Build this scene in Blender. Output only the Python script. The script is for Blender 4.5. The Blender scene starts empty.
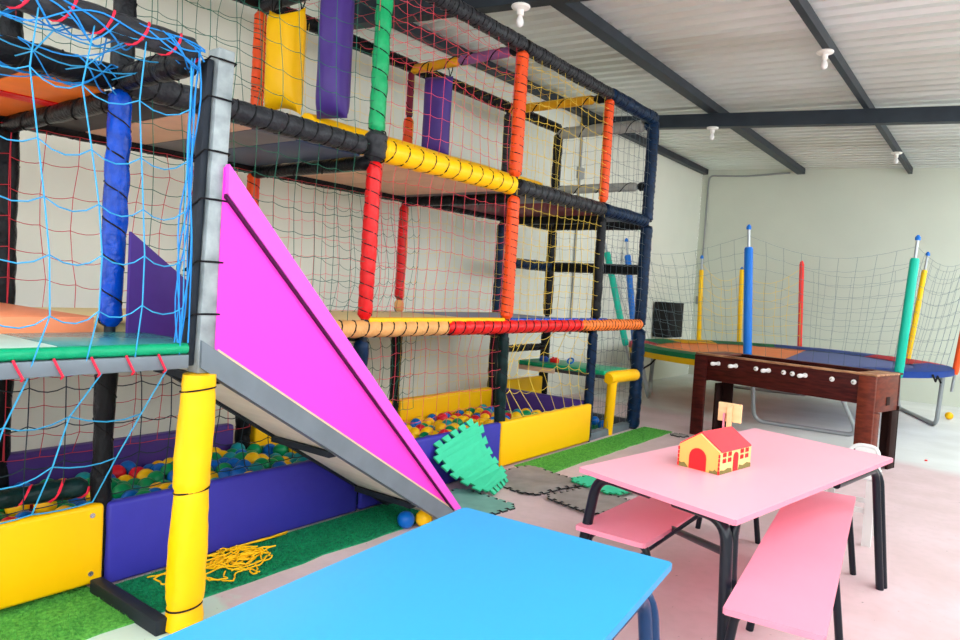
import bpy, bmesh, math, random
from mathutils import Vector, Matrix, noise

SC = bpy.context.scene
COL = SC.collection
V = Vector
PI = math.pi

# ------------------------------------------------------------------ materials
def lin(c):
    c = c / 255.0
    return c / 12.92 if c <= 0.04045 else ((c + 0.055) / 1.055) ** 2.4

def rgb(*c):
    return (lin(c[0]), lin(c[1]), lin(c[2]), 1.0)

def mat(name, col, rough=0.5, metal=0.0, var=0.0, scale=8.0, bump=0.0, bscale=40.0, coat=0.0, stretch=None, col2=None):
    m = bpy.data.materials.new(name)
    m.use_nodes = True
    nt = m.node_tree
    b = nt.nodes['Principled BSDF']
    b.inputs['Roughness'].default_value = rough
    b.inputs['Metallic'].default_value = metal
    b.inputs['Coat Weight'].default_value = coat
    b.inputs['Base Color'].default_value = col
    b.inputs['Specular IOR Level'].default_value = 0.5 if metal > 0.3 else (0.14 if max(col[:3]) < 0.12 else 0.26)
    tc = nt.nodes.new('ShaderNodeTexCoord')
    src = tc.outputs['Object']
    if stretch:
        mp = nt.nodes.new('ShaderNodeMapping')
        mp.inputs['Scale'].default_value = stretch
        nt.links.new(src, mp.inputs['Vector'])
        src = mp.outputs['Vector']
    if var > 0 or col2:
        n = nt.nodes.new('ShaderNodeTexNoise')
        n.inputs['Scale'].default_value = scale
        n.inputs['Detail'].default_value = 6
        nt.links.new(src, n.inputs['Vector'])
        r = nt.nodes.new('ShaderNodeValToRGB')
        r.color_ramp.elements[0].position = 0.35
        r.color_ramp.elements[1].position = 0.68
        k = 1 - var
        r.color_ramp.elements[0].color = col2 if col2 else (col[0] * k, col[1] * k, col[2] * k, 1)
        r.color_ramp.elements[1].color = col
        nt.links.new(n.outputs['Fac'], r.inputs['Fac'])
        nt.links.new(r.outputs['Color'], b.inputs['Base Color'])
    if bump > 0:
        n2 = nt.nodes.new('ShaderNodeTexNoise')
        n2.inputs['Scale'].default_value = bscale
        n2.inputs['Detail'].default_value = 4
        nt.links.new(src, n2.inputs['Vector'])
        bp = nt.nodes.new('ShaderNodeBump')
        bp.inputs['Strength'].default_value = bump
        bp.inputs['Distance'].default_value = 0.01
        nt.links.new(n2.outputs['Fac'], bp.inputs['Height'])
        nt.links.new(bp.outputs['Normal'], b.inputs['Normal'])
    return m

def vinyl(name, c, rough=0.33, var=0.18, bump=0.6, bs=42):
    return mat(name, rgb(*c), rough, 0, var, 14, bump, bs)

M = {}
M['black'] = vinyl('black_vinyl', (22, 24, 28), 0.3, 0.35)
M['charcoal'] = vinyl('charcoal_vinyl', (52, 54, 58), 0.32, 0.35)
M['navy'] = vinyl('navy_vinyl', (12, 42, 74), 0.3, 0.5)
M['blue'] = vinyl('blue_vinyl', (0, 74, 196), 0.22, 0.4)
M['green'] = vinyl('green_vinyl', (14, 160, 96), 0.3)
M['red'] = vinyl('red_vinyl', (226, 20, 24), 0.28)
M['orange'] = vinyl('orange_vinyl', (244, 84, 26), 0.32)
M['orange2'] = vinyl('light_orange_vinyl', (255, 130, 52), 0.32)
M['tan'] = vinyl('tan_vinyl', (232, 172, 104), 0.4)
M['yellow'] = vinyl('yellow_vinyl', (252, 192, 0), 0.42, 0.0, 0.25, 7)
M['amber'] = vinyl('amber_vinyl', (238, 172, 24), 0.4, 0.15)
M['purple'] = vinyl('purple_vinyl', (56, 54, 164), 0.42, 0.05, 0.3, 8)
M['violet'] = vinyl('violet_vinyl', (74, 50, 130), 0.42, 0.06, 0.3, 8)
M['mauve'] = vinyl('mauve_vinyl', (150, 96, 150), 0.45, 0.2)
M['grey'] = vinyl('grey_vinyl', (176, 178, 172), 0.5, 0.2)
M['maroon'] = mat('maroon_board', rgb(122, 24, 52), 0.5, 0, 0.2, 6)
M['darkgreen'] = vinyl('dark_green_vinyl', (16, 44, 44), 0.3, 0.5)
M['cord'] = mat('black_cord', rgb(24, 24, 26), 0.7)
M['cord_red'] = mat('red_cord', rgb(232, 40, 70), 0.6)
M['cord_blue'] = mat('light_blue_cord', rgb(30, 132, 205), 0.6)
for n, c in {'n_blue': (58, 166, 220), 'n_red': (206, 60, 76), 'n_green': (44, 112, 92), 'n_pink': (240, 84, 100),
             'n_yellow': (250, 218, 90), 'n_dark': (44, 58, 66), 'n_teal': (110, 132, 140), 'n_grey': (112, 124, 130)}.items():
    M[n] = mat('net_' + n[2:], rgb(*c), 0.7)
M['board_tan'] = mat('pale_board', rgb(226, 190, 164), 0.6, 0, 0.12, 5)
M['board_grey'] = mat('grey_board', rgb(120, 124, 130), 0.6, 0, 0.12, 5)
M['board_dark'] = mat('dark_board', rgb(70, 70, 74), 0.6, 0, 0.2, 5)
M['board_blue'] = mat('slate_blue_board', rgb(70, 88, 120), 0.5, 0, 0.12, 5)
M['board_orange'] = mat('orange_board', rgb(238, 128, 40), 0.5, 0, 0.15, 5)
M['mat_peach'] = mat('peach_mat', rgb(250, 150, 104), 0.5, 0, 0.08, 5)
M['mat_mint'] = mat('pale_mint_mat', rgb(196, 222, 206), 0.5, 0, 0.05, 5)
M['mat_cream'] = mat('cream_mat', rgb(240, 220, 160), 0.6, 0, 0.05, 5)
M['mat_slate'] = mat('slate_mat', rgb(150, 160, 186), 0.6, 0, 0.05, 5)
M['teal_mat'] = mat('teal_mat', rgb(70, 150, 150), 0.25, 0, 0.1, 5)
M['green_pad'] = vinyl('emerald_pad', (10, 158, 108), 0.35, 0.05)
M['steel'] = mat('grey_painted_steel', rgb(118, 130, 138), 0.45, 0.2, 0.15, 6)
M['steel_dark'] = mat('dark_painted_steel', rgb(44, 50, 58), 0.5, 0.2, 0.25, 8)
M['steel_worn'] = mat('worn_grey_steel', rgb(168, 178, 180), 0.45, 0.2, 0, 9, col2=rgb(120, 130, 132))
M['pink_slide'] = mat('magenta_laminate', rgb(255, 66, 204), 0.5, 0, 0.03, 2)
M['pink_trim'] = mat('magenta_batten', rgb(244, 92, 216), 0.5, 0, 0.06, 4)
M['batten_shade'] = mat('dark_plum_shade', rgb(70, 22, 62), 0.6)  # shade under the slide batten, put in as a colour
M['ply'] = mat('plywood_edge', rgb(236, 200, 160), 0.6, 0, 0.1, 20)
M['ply_under'] = mat('bare_plywood', rgb(232, 226, 210), 0.7, 0, 0.1, 3, stretch=(1, 6, 1))
M['tube'] = mat('black_enamel_tube', rgb(20, 26, 36), 0.3, 0.0, 0, coat=0.3)
M['pink_top'] = mat('pink_table_laminate', rgb(255, 182, 198), 0.32, 0, 0.025, 2.5)
M['pink_bench'] = mat('pink_bench_paint', rgb(252, 156, 178), 0.35, 0, 0.04, 3)
M['pink_edge'] = mat('pink_edge', rgb(236, 146, 168), 0.5, 0, 0.1, 9)
M['blue_top'] = mat('sky_blue_laminate', rgb(56, 160, 218), 0.4, 0, 0.03, 2.5)
M['blue_edge'] = mat('sky_blue_edge', rgb(46, 144, 200), 0.45)
M['navy_tube'] = mat('navy_enamel_tube', rgb(16, 52, 92), 0.3, 0, 0, coat=0.3)
M['mahogany'] = mat('mahogany', rgb(84, 30, 26), 0.4, 0, 0, 3, col2=rgb(52, 18, 18), stretch=(2, 2, 14))
M['mahogany_red'] = mat('reddish_mahogany', rgb(122, 52, 34), 0.42, 0, 0, 3, col2=rgb(88, 34, 24), stretch=(3, 3, 10))
M['worn_wood'] = mat('worn_wood_rim', rgb(196, 150, 110), 0.5, 0, 0, 4, col2=rgb(120, 66, 46), stretch=(2, 9, 9))
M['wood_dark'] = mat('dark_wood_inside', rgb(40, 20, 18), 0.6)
M['chrome'] = mat('steel_rod', rgb(200, 204, 208), 0.25, 0.9)
M['white_plastic'] = mat('white_plastic', rgb(240, 240, 238), 0.35)
M['white_paint'] = mat('white_painted_metal', rgb(222, 222, 220), 0.45, 0, 0.04, 6)
M['ivory'] = mat('ivory_ceramic', rgb(244, 242, 236), 0.3)
M['pale_wood'] = mat('pale_wood', rgb(238, 196, 146), 0.6, 0, 0.12, 6, stretch=(1, 8, 8))
M['toy_wall'] = mat('toy_ochre_paint', rgb(240, 186, 98), 0.55, 0, 0.06, 8)
M['toy_side'] = mat('toy_cream_paint', rgb(244, 208, 140), 0.55, 0, 0.05, 8)
M['toy_red'] = mat('toy_red_paint', rgb(238, 34, 38), 0.45)
M['toy_roof'] = mat('toy_red_roof', rgb(240, 66, 76), 0.45, 0, 0.04, 6)
M['toy_bush'] = mat('toy_olive_paint', rgb(122, 116, 60), 0.6)
M['foam_mint'] = mat('mint_foam', rgb(66, 208, 160), 0.75, 0, 0.07, 14, 0.15, 90)
M['foam_grey'] = mat('grey_foam', rgb(160, 152, 147), 0.8, 0, 0.25, 7, 0.15, 90)
M['foam_teal'] = mat('teal_grey_foam', rgb(128, 182, 168), 0.8, 0, 0.2, 7, 0.15, 90)
M['foam_edge'] = mat('dark_foam_edge', rgb(44, 44, 46), 0.9)
M['foam_mint_edge'] = mat('mint_foam_edge', rgb(40, 150, 104), 0.8)
M['turf'] = mat('green_turf', rgb(16, 158, 100), 0.85, 0, 0, 60, 0.4, 160, col2=rgb(8, 108, 74))
M['turf_light'] = mat('light_green_turf', rgb(112, 196, 84), 0.85, 0, 0, 60, 0.4, 160, col2=rgb(64, 144, 58))
M['rope'] = mat('yellow_rope', rgb(255, 196, 8), 0.6)
M['ball_blue'] = mat('blue_ball', rgb(8, 100, 190), 0.28)
M['ball_green'] = mat('green_ball', rgb(6, 140, 84), 0.28)
M['ball_yellow'] = mat('yellow_ball', rgb(252, 196, 16), 0.32)
M['ball_red'] = mat('red_ball', rgb(214, 26, 46), 0.32)
M['ball_teal'] = mat('teal_ball', rgb(20, 140, 150), 0.32)
M['galv'] = mat('galvanised_tube', rgb(170, 176, 180), 0.35, 0.5, 0.1, 6)
M['tramp_mat'] = mat('blue_grey_jump_mat', rgb(84, 96, 150), 0.6)
M['pad_blue'] = mat('blue_spring_pad', rgb(38, 82, 176), 0.45, 0, 0.1, 6)
M['pad_green'] = mat('green_spring_pad', rgb(24, 142, 88), 0.45, 0, 0.1, 6)
M['pad_yellow'] = mat('yellow_spring_pad', rgb(250, 206, 20), 0.45, 0, 0.05, 6)
M['pad_red'] = mat('red_spring_pad', rgb(226, 40, 66), 0.45, 0, 0.1, 6)
M['pad_orange'] = mat('orange_spring_pad', rgb(240, 122, 50), 0.45, 0, 0.1, 6)
M['f_teal'] = mat('teal_foam_sleeve', rgb(22, 186, 158), 0.5)
M['f_blue'] = mat('blue_foam_sleeve', rgb(24, 112, 206), 0.5)
M['f_yellow'] = mat('yellow_foam_sleeve', rgb(252, 204, 20), 0.5)
M['f_red'] = mat('red_foam_sleeve', rgb(246, 60, 52), 0.5)
M['f_orange'] = mat('orange_foam_sleeve', rgb(250, 90, 36), 0.5)
M['speaker'] = mat('black_grille', rgb(34, 34, 36), 0.6, 0, 0.2, 60)
M['conduit'] = mat('grey_conduit', rgb(150, 154, 152), 0.5)
M['roof_steel'] = mat('dark_roof_steel', rgb(58, 66, 74), 0.45, 0.3, 0.2, 5)
M['wall_l'] = mat('cream_wall_paint', rgb(228, 231, 218), 0.8, 0, 0.05, 1.2, 0.15, 30)
M['wall_b'] = mat('grey_wall_paint', rgb(214, 220, 206), 0.8, 0, 0.05, 1.2, 0.15, 30)
M['scuff'] = M['foam_edge']

# ---- roof sheet
m = mat('roof_sheet', rgb(236, 244, 242), 0.38, 0.3, 0, 0.8, col2=rgb(208, 212, 204), stretch=(0.4, 1, 1))
M['roof'] = m

# ---- floor: worn pink paint fading to bare grey concrete at the back, old mint paint by the frame
m = bpy.data.materials.new('painted_concrete')
m.use_nodes = True
nt = m.node_tree
b = nt.nodes['Principled BSDF']
b.inputs['Roughness'].default_value = 0.6
tc = nt.nodes.new('ShaderNodeTexCoord')
sep = nt.nodes.new('ShaderNodeSeparateXYZ')
nt.links.new(tc.outputs['Object'], sep.inputs[0])
def nz(scale, det=6):
    n = nt.nodes.new('ShaderNodeTexNoise'); n.inputs['Scale'].default_value = scale; n.inputs['Detail'].default_value = det
    nt.links.new(tc.outputs['Object'], n.inputs['Vector']); return n.outputs['Fac']
def math_(op, a, b_=None):
    n = nt.nodes.new('ShaderNodeMath'); n.operation = op
    for i, v in enumerate((a, b_)):
        if v is None: continue
        if isinstance(v, (int, float)): n.inputs[i].default_value = v
        else: nt.links.new(v, n.inputs[i])
    return n.outputs[0]
def ramp(fac, p0, p1, c0=(0, 0, 0, 1), c1=(1, 1, 1, 1)):
    r = nt.nodes.new('ShaderNodeValToRGB'); r.color_ramp.elements[0].position = p0; r.color_ramp.elements[1].position = p1
    r.color_ramp.elements[0].color = c0; r.color_ramp.elements[1].color = c1
    nt.links.new(fac, r.inputs['Fac']); return r.outputs['Color']
def mix(fac, a, c):
    n = nt.nodes.new('ShaderNodeMix'); n.data_type = 'RGBA'
    nt.links.new(fac, n.inputs['Factor'])
    for k, v in ((6, a), (7, c)):
        if isinstance(v, tuple): n.inputs[k].default_value = v
        else: nt.links.new(v, n.inputs[k])
    return n.outputs[2]
pink = ramp(nz(2.2), 0.3, 0.7, rgb(206, 182, 181), rgb(221, 197, 200))
fine = ramp(nz(16), 0.45, 0.75)
pink = mix(math_('MULTIPLY', fine, 0.35), pink, rgb(194, 174, 172))
grey = ramp(nz(1.7), 0.3, 0.7, rgb(206, 209, 204), rgb(224, 227, 224))
ycoord = math_('ADD', sep.outputs['Y'], math_('MULTIPLY', nz(1.3), 1.2))
ycoord = math_('ADD', ycoord, math_('MULTIPLY', sep.outputs['X'], 0.25))
gfac = ramp(math_('MULTIPLY', ycoord, 0.05), 0.462, 0.484)
c = mix(gfac, pink, grey)
# mint patch next to the frame
dx = math_('MULTIPLY', math_('SUBTRACT', sep.outputs['X'], 0.55), 2.2)
dy = math_('SUBTRACT', sep.outputs['Y'], 1.15)
d = math_('SQRT', math_('ADD', math_('MULTIPLY', dx, dx), math_('MULTIPLY', dy, dy)))
d = math_('ADD', d, math_('MULTIPLY', nz(3), 0.5))
mf = ramp(d, 0.95, 1.05, (1, 1, 1, 1), (0, 0, 0, 1))
c = mix(mf, c, rgb(206, 226, 212))
# specks of dirt
sp = ramp(nz(38, 2), 0.735, 0.76)
c = mix(math_('MULTIPLY', sp, 0.7), c, rgb(120, 108, 104))
nt.links.new(c, b.inputs['Base Color'])
M['floor'] = m

# ------------------------------------------------------------------ scene helpers
def link_props(o, label=None, cat=None, group=None, kind=None):
    if label: o['label'] = label
    if cat: o['category'] = cat
    if group: o['group'] = group
    if kind: o['kind'] = kind
    return o

def thing(name, label, cat, loc=(0, 0, 0), rz=0.0, group=None):
    o = bpy.data.objects.new(name, None)
    o.empty_display_size = 0.1
    COL.objects.link(o)
    o.location = loc
    o.rotation_euler = (0, 0, rz)
    return link_props(o, label, cat, group)

def root_of(o):
    while o.parent: o = o.parent
    return o

def obj(name, bm, mats, parent=None, smooth=True, local=False, base=None):
    """Link bm as one mesh object. Shapes are built in world space unless local."""
    off = V((0, 0, 0))
    if parent is not None and not local:
        off = root_of(parent).location
    elif base is not None:
        off = V(base)
    if off.length: bmesh.ops.translate(bm, verts=bm.verts, vec=-off)
    me = bpy.data.meshes.new(name)
    bm.to_mesh(me); bm.free()
    if not isinstance(mats, (list, tuple)): mats = [mats]
    for mm in mats: me.materials.append(mm)
    if smooth:
        for p in me.polygons: p.use_smooth = True
        try: me.set_sharp_from_angle(angle=math.radians(42))
        except Exception: pass
    o = bpy.data.objects.new(name, me)
    COL.objects.link(o)
    if parent is not None: o.parent = parent
    elif base is not None: o.location = base
    return o

def BM(): return bmesh.new()

def box(bm, lo, hi, bevel=0.0, mi=0, mtx=None, seg=2):
    c = (V(lo) + V(hi)) / 2; s = V(hi) - V(lo)
    r = bmesh.ops.create_cube(bm, size=1.0)
    vs = r['verts']
    bmesh.ops.scale(bm, vec=s, verts=vs)
    fs = {f for v in vs for f in v.link_faces}
    if bevel > 0:
        es = list({e for v in vs for e in v.link_edges})
        rb = bmesh.ops.bevel(bm, geom=es, offset=bevel, segments=seg, affect='EDGES', profile=0.5)
        fs = {f for f in fs if f.is_valid} | set(rb['faces'])
    vs = {v for f in fs for v in f.verts}
    bmesh.ops.translate(bm, verts=list(vs), vec=c)
    if mtx is not None: bmesh.ops.transform(bm, matrix=mtx, verts=list(vs))
    for f in fs: f.material_index = mi
    return list(vs)

def frame_for(d):
    d = d.normalized()
    up = V((0, 0, 1)) if abs(d.z) < 0.95 else V((1, 0, 0))
    a = d.cross(up).normalized()
    return a, d.cross(a).normalized() * -1

def tube(bm, pts, r, n=8, mi=0, closed=False, cap=True):
    pts = [V(p) for p in pts]
    N = len(pts)
    rs = r if isinstance(r, (list, tuple)) else [r] * N
    rings = []
    a = None
    for i, p in enumerate(pts):
        if closed: d = pts[(i + 1) % N] - pts[i - 1]
        else: d = pts[min(i + 1, N - 1)] - pts[max(i - 1, 0)]
        if d.length < 1e-9: d = V((0, 0, 1))
        d.normalize()
        if a is None: a, _ = frame_for(d)
        else:
            a = a - d * a.dot(d)
            if a.length < 1e-6: a, _ = frame_for(d)
            a.normalize()
        bb = d.cross(a)
        rings.append([bm.verts.new(p + (a * math.cos(2 * PI * k / n) + bb * math.sin(2 * PI * k / n)) * rs[i]) for k in range(n)])
    for i in range(N if closed else N - 1):
        A, B = rings[i], rings[(i + 1) % N]
        for k in range(n):
            f = bm.faces.new((A[k], A[(k + 1) % n], B[(k + 1) % n], B[k])); f.material_index = mi
    if cap and not closed:
        f = bm.faces.new(rings[0][::-1]); f.material_index = mi
        f = bm.faces.new(rings[-1]); f.material_index = mi

def arc_path(pts, rad, n=6):
    """Polyline with rounded corners."""
    pts = [V(p) for p in pts]
    out = [pts[0]]
    for i in range(1, len(pts) - 1):
        a, b_, c_ = pts[i - 1], pts[i], pts[i + 1]
        da, dc = (a - b_), (c_ - b_)
        t = min(rad, da.length * 0.49, dc.length * 0.49)
        p0, p1 = b_ + da.normalized() * t, b_ + dc.normalized() * t
        for k in range(n + 1):
            u = k / n
            out.append(p0 * (1 - u) ** 2 + b_ * 2 * u * (1 - u) + p1 * u * u)
    out.append(pts[-1])
    return out

def slab(bm, poly, z0, z1, mi=0, mi_side=None, bevel=0.0):
    """Extruded polygon (list of xy) from z0 to z1."""
    if mi_side is None: mi_side = mi
    bot = [bm.verts.new((p[0], p[1], z0)) for p in poly]
    top = [bm.verts.new((p[0], p[1], z1)) for p in poly]
    f = bm.faces.new(top); f.material_index = mi
    f2 = bm.faces.new(bot[::-1]); f2.material_index = mi
    n = len(poly)
    sides = []
    for i in range(n):
        g = bm.faces.new((bot[i], bot[(i + 1) % n], top[(i + 1) % n], top[i])); g.material_index = mi_side
        sides.append(g)
    bmesh.ops.recalc_face_normals(bm, faces=[f, f2] + sides)
    if bevel > 0:
        es = {e for g in (f, f2) for e in g.edges}
        bmesh.ops.bevel(bm, geom=list(es), offset=bevel, segments=2, affect='EDGES', profile=0.5)

def sleeve(p0, p1, r, pitch=0.10, cord=True, lump=0.10, seed=0, n=14, step=0.03, cord_r=0.006, taper=0.0):
    """Padded vinyl sleeve around a pole, creased, lashed by a spiral cord (material slot 1)."""
    bm = BM()
    p0, p1 = V(p0), V(p1)
    L = (p1 - p0).length
    d = (p1 - p0).normalized()
    a, bb = frame_for(d)
    ph = random.Random(seed).random() * 6
    N = max(4, int(L / step))
    def rad(t, th):
        w = math.sin(PI * ((t / pitch - th / (2 * PI) + ph) % 1.0)) ** 0.6
        q = noise.noise(V((math.cos(th) * 1.3 + seed * 3.1, math.sin(th) * 1.3, t * 9)))
        q2 = noise.noise(V((seed * 1.7, 4.2, t * 3.0)))
        e = min(1.0, t / 0.02 + 0.55, (L - t) / 0.02 + 0.55)
        return r * e * (0.92 + (0.14 * w if cord else 0.05 * w) + lump * q + lump * 0.8 * q2)
    rings = []
    for i in range(N + 1):
        t = L * i / N
        c0 = p0 + d * t
        rings.append([bm.verts.new(c0 + (a * math.cos(2 * PI * k / n) + bb * math.sin(2 * PI * k / n)) * rad(t, 2 * PI * k / n)) for k in range(n)])
    for i in range(N):
        A, B = rings[i], rings[i + 1]
        for k in range(n): bm.faces.new((A[k], A[(k + 1) % n], B[(k + 1) % n], B[k]))
    bm.faces.new(rings[0][::-1]); bm.faces.new(rings[-1])
    if cord:
        pts = []
        S = 10
        turns = int(L / pitch * S)
        for i in range(turns + 1):
            t = L * i / max(1, turns)
            th = 2 * PI * ((t / pitch + ph) % 1.0)
            th = 2 * PI * (t / pitch + ph)
            rr = rad(t, th % (2 * PI)) + cord_r * 0.5
            pts.append(p0 + d * t + (a * math.cos(th) + bb * math.sin(th)) * rr)
        if len(pts) > 2: tube(bm, pts, cord_r, 5, 1)
    bmesh.ops.recalc_face_normals(bm, faces=bm.faces)
    return bm

def net(bm, P00, P10, P11, P01, cu, cv, r, sag=0.02, wob=0.03, bulge=0.0, seed=0, mi=0, n=3, hang=0.0):
    """Knotted net over a quad: P00->P10 is the u (horizontal) side, P00->P01 the v (upward) side."""
    P00, P10, P11, P01 = map(V, (P00, P10, P11, P01))
    lu = ((P10 - P00).length + (P11 - P01).length) / 2
    lv = ((P01 - P00).length + (P11 - P10).length) / 2
    nu, nv = max(2, round(lu / cu)), max(2, round(lv / cv))
    nrm = (P10 - P00).cross(P01 - P00)
    if nrm.length > 0: nrm.normalize()
    du, dv = (P10 - P00).normalized(), (P01 - P00).normalized()
    def pos(u, v):
        p = (P00 * (1 - u) + P10 * u) * (1 - v) + (P01 * (1 - u) + P11 * u) * v
        e = min(1.0, 5 * min(u, 1 - u) + 0.25) * min(1.0, 5 * min(v, 1 - v) + 0.1)
        q = V((u * lu * 1.4 + seed * 5.3, v * lv * 1.4, seed * 2.1))
        p = p + (du * noise.noise(q) + dv * noise.noise(q + V((9, 1, 3))) + nrm * noise.noise(q + V((2, 7, 5)))) * wob * 1.6 * e
        p = p + nrm * bulge * math.sin(PI * u) * math.sin(PI * v)
        p = p - V((0, 0, 1)) * hang * math.sin(PI * u) * v
        return p
    for j in range(nv + 1):
        pts = []
        for i in range(nu):
            pts.append(pos(i / nu, j / nv))
            for f_ in ((0.25, 0.75), (0.5, 1.0), (0.75, 0.75)):
                mpt = pos((i + f_[0]) / nu, j / nv); mpt.z -= sag * f_[1] * (1 if 0 < j < nv else 0.3)
                pts.append(mpt)
        pts.append(pos(1, j / nv))
        tube(bm, pts, r, n, mi, cap=False)
    for i in range(nu + 1):
        pts = []
        for j in range(nv + 1): pts.append(pos(i / nu, j / nv))
        tube(bm, pts, r, n, mi, cap=False)

def lathe(bm, prof, c=(0, 0, 0), n=16, mi=0, axis=None):
    c = V(c)
    rings = []
    for rr, z in prof:
        rings.append([bm.verts.new(c + V((rr * math.cos(2 * PI * k / n), rr * math.sin(2 * PI * k / n), z))) for k in range(n)])
    for A, B in zip(rings, rings[1:]):
        for k in range(n):
            f = bm.faces.new((A[k], A[(k + 1) % n], B[(k + 1) % n], B[k])); f.material_index = mi
    f = bm.faces.new(rings[0][::-1]); f.material_index = mi
    f = bm.faces.new(rings[-1]); f.material_index = mi

def ball_mesh(name, r, m, sub=3):
    bm = BM()
    bmesh.ops.create_icosphere(bm, subdivisions=sub, radius=r)
    me = bpy.data.meshes.new(name); bm.to_mesh(me); bm.free()
    for p in me.polygons: p.use_smooth = True
    me.materials.append(m)
    return me

def beam_between(bm, p0, p1, w, h, mi=0, up=(0, 0, 1)):
    """Square section bar."""
    p0, p1 = V(p0), V(p1)
    d = (p1 - p0).normalized()
    s = d.cross(V(up)).normalized()
    u = s.cross(d).normalized()
    vs = []
    for p in (p0, p1):
        vs.append([bm.verts.new(p + s * (w / 2 * a) + u * (h / 2 * b_)) for a, b_ in ((-1, -1), (1, -1), (1, 1), (-1, 1))])
    A, B = vs
    fs = [bm.faces.new(A[::-1]), bm.faces.new(B)]
    for k in range(4): fs.append(bm.faces.new((A[k], A[(k + 1) % 4], B[(k + 1) % 4], B[k])))
    for f in fs: f.material_index = mi
    bmesh.ops.recalc_face_normals(bm, faces=fs)

# ------------------------------------------------------------------ the room
W_X, W_Y = -1.76, 13.9                       # left wall plane, back wall plane
def roof_z(x): return 4.10 - 0.045 * (x - W_X)

def struct(name, bm, m, smooth=False):
    o = obj(name, bm, m, smooth=smooth); o['kind'] = 'structure'; return o

bm = BM()
box(bm, (W_X - 0.2, -14, -0.15), (30, W_Y + 0.2, 0))
struct('floor', bm, M['floor'])
bm = BM(); box(bm, (W_X - 0.2, -1.0, 0), (W_X, W_Y - 0.001, 4.103)); struct('wall_left', bm, M['wall_l'])
bm = BM()
vs = [(W_X, W_Y), (6.2, W_Y), (6.2, W_Y + 0.2), (W_X, W_Y + 0.2)]
bot = [bm.verts.new((x, y, 0)) for x, y in vs]; top = [bm.verts.new((x, y, roof_z(x) + 0.003)) for x, y in vs]
bm.faces.new(bot[::-1]); bm.faces.new(top)
for k in range(4): bm.faces.new((bot[k], bot[(k + 1) % 4], top[(k + 1) % 4], top[k]))
bmesh.ops.recalc_face_normals(bm, faces=bm.faces)
struct('wall_back', bm, M['wall_b'])

bm = BM(); box(bm, (5.6, -5.0, 0), (5.8, W_Y - 0.01, 1.8)); struct('added_wall_right', bm, M['wall_b'])  # low wall added out of view to cut low-angle light from the right
bm = BM(); box(bm, (W_X - 0.2, -5.2, 0), (5.8, -5.01, 2.3)); struct('added_wall_front', bm, M['wall_b'])  # unseen wall added behind the camera, also blocks low light
# corrugated sheet roof: trapezoid ribs run across the room
bm = BM()
y = -0.8; prof = []
while y < W_Y + 0.25:
    for dy_, dz in ((0, 0), (0.02, 0.05), (0.10, 0.05), (0.13, 0)):
        prof.append((y + dy_, dz))
    y += 0.21
rows = []
for X in (W_X - 0.25, 4.5):
    rows.append([[bm.verts.new((X, yy, roof_z(X) + dz + t)) for yy, dz in prof] for t in (0, 0.004)])
for t in (0, 1):
    for i in range(len(prof) - 1):
        bm.faces.new((rows[0][t][i], rows[0][t][i + 1], rows[1][t][i + 1], rows[1][t][i]))
bmesh.ops.recalc_face_normals(bm, faces=bm.faces)
struct('ceiling', bm, M['roof'])

# purlins along the room, beams across it
def channel(bm, p0, p1, w, h, t=0.008):
    """Steel C section hanging under the sheet."""
    p0, p1 = V(p0), V(p1)
    beam_between(bm, p0 + V((0, 0, -t / 2)), p1 + V((0, 0, -t / 2)), w, t)
    beam_between(bm, p0 + V((0, 0, -h + t / 2)), p1 + V((0, 0, -h + t / 2)), w, t)
    s = (p1 - p0).normalized().cross(V((0, 0, 1))) * (w / 2 - t / 2)
    beam_between(bm, p0 + s + V((0, 0, -h / 2)), p1 + s + V((0, 0, -h / 2)), t, h - 2 * t)
    beam_between(bm, p0 - s + V((0, 0, -h / 2)), p1 - s + V((0, 0, -h / 2)), t, h - 2 * t)
for i, (X, w) in enumerate(((-1.69, 0.1), (0.09, 0.13), (1.82, 0.06), (3.6, 0.06))):
    bm = BM(); channel(bm, (X, -0.75, roof_z(X) - 0.002), (X, W_Y - 0.02, roof_z(X) - 0.002), w, 0.10)
    struct('trim_%d' % (i + 1), bm, M['roof_steel'])
for i, (ya, yb, h) in enumerate(((4.41, 5.02, 0.2), (8.94, 9.56, 0.17))):
    bm = BM()
    x0, x1 = W_X + 0.01, 4.45
    channel(bm, (x0, ya, roof_z(x0) - 0.104), (x1, yb, roof_z(x1) - 0.104), 0.12, h)
    struct('trim_%d' % (i + 5), bm, M['roof_steel'])

# ------------------------------------------------------------------ the play frame
XB = -1.226                                   # back row of posts
XE = 0.60                                     # front of the slide landing
YS, YL, YA, YB, YC, YD = 0.0, 1.56, 3.165, 4.793, 6.364, 7.444
ZT, ZM, ZB, ZP = 3.484, 2.346, 1.188, 0.395

play = thing('play_frame', 'tall indoor play frame of padded posts, netting and decks along the left wall', 'play structure', (0, 4, 0))
seed = [1]
def nseed():
    seed[0] += 1
    return seed[0]

def post(x, y, segs, core_top=ZT, core_m='steel_dark', core_r=0.025, lean=0.0):
    bm = BM(); tube(bm, [(x, y, 0), (x, y + lean * core_top, core_top)], core_r, 10)
    p = obj('post', bm, M[core_m], play)
    for z0, z1, m_, r, pitch, lump in segs:
        o = obj('padded_sleeve', sleeve((x - (0.014 if z1 < 1.2 and x > -0.5 and y < YD else 0), y + lean * z0, z0), (x - (0.014 if z1 < 1.2 and x > -0.5 and y < YD else 0), y + lean * z1, z1), r, pitch, True, lump, nseed(), cord_r=0.0045), [M[m_], M['cord']], p)
    return p

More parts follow.
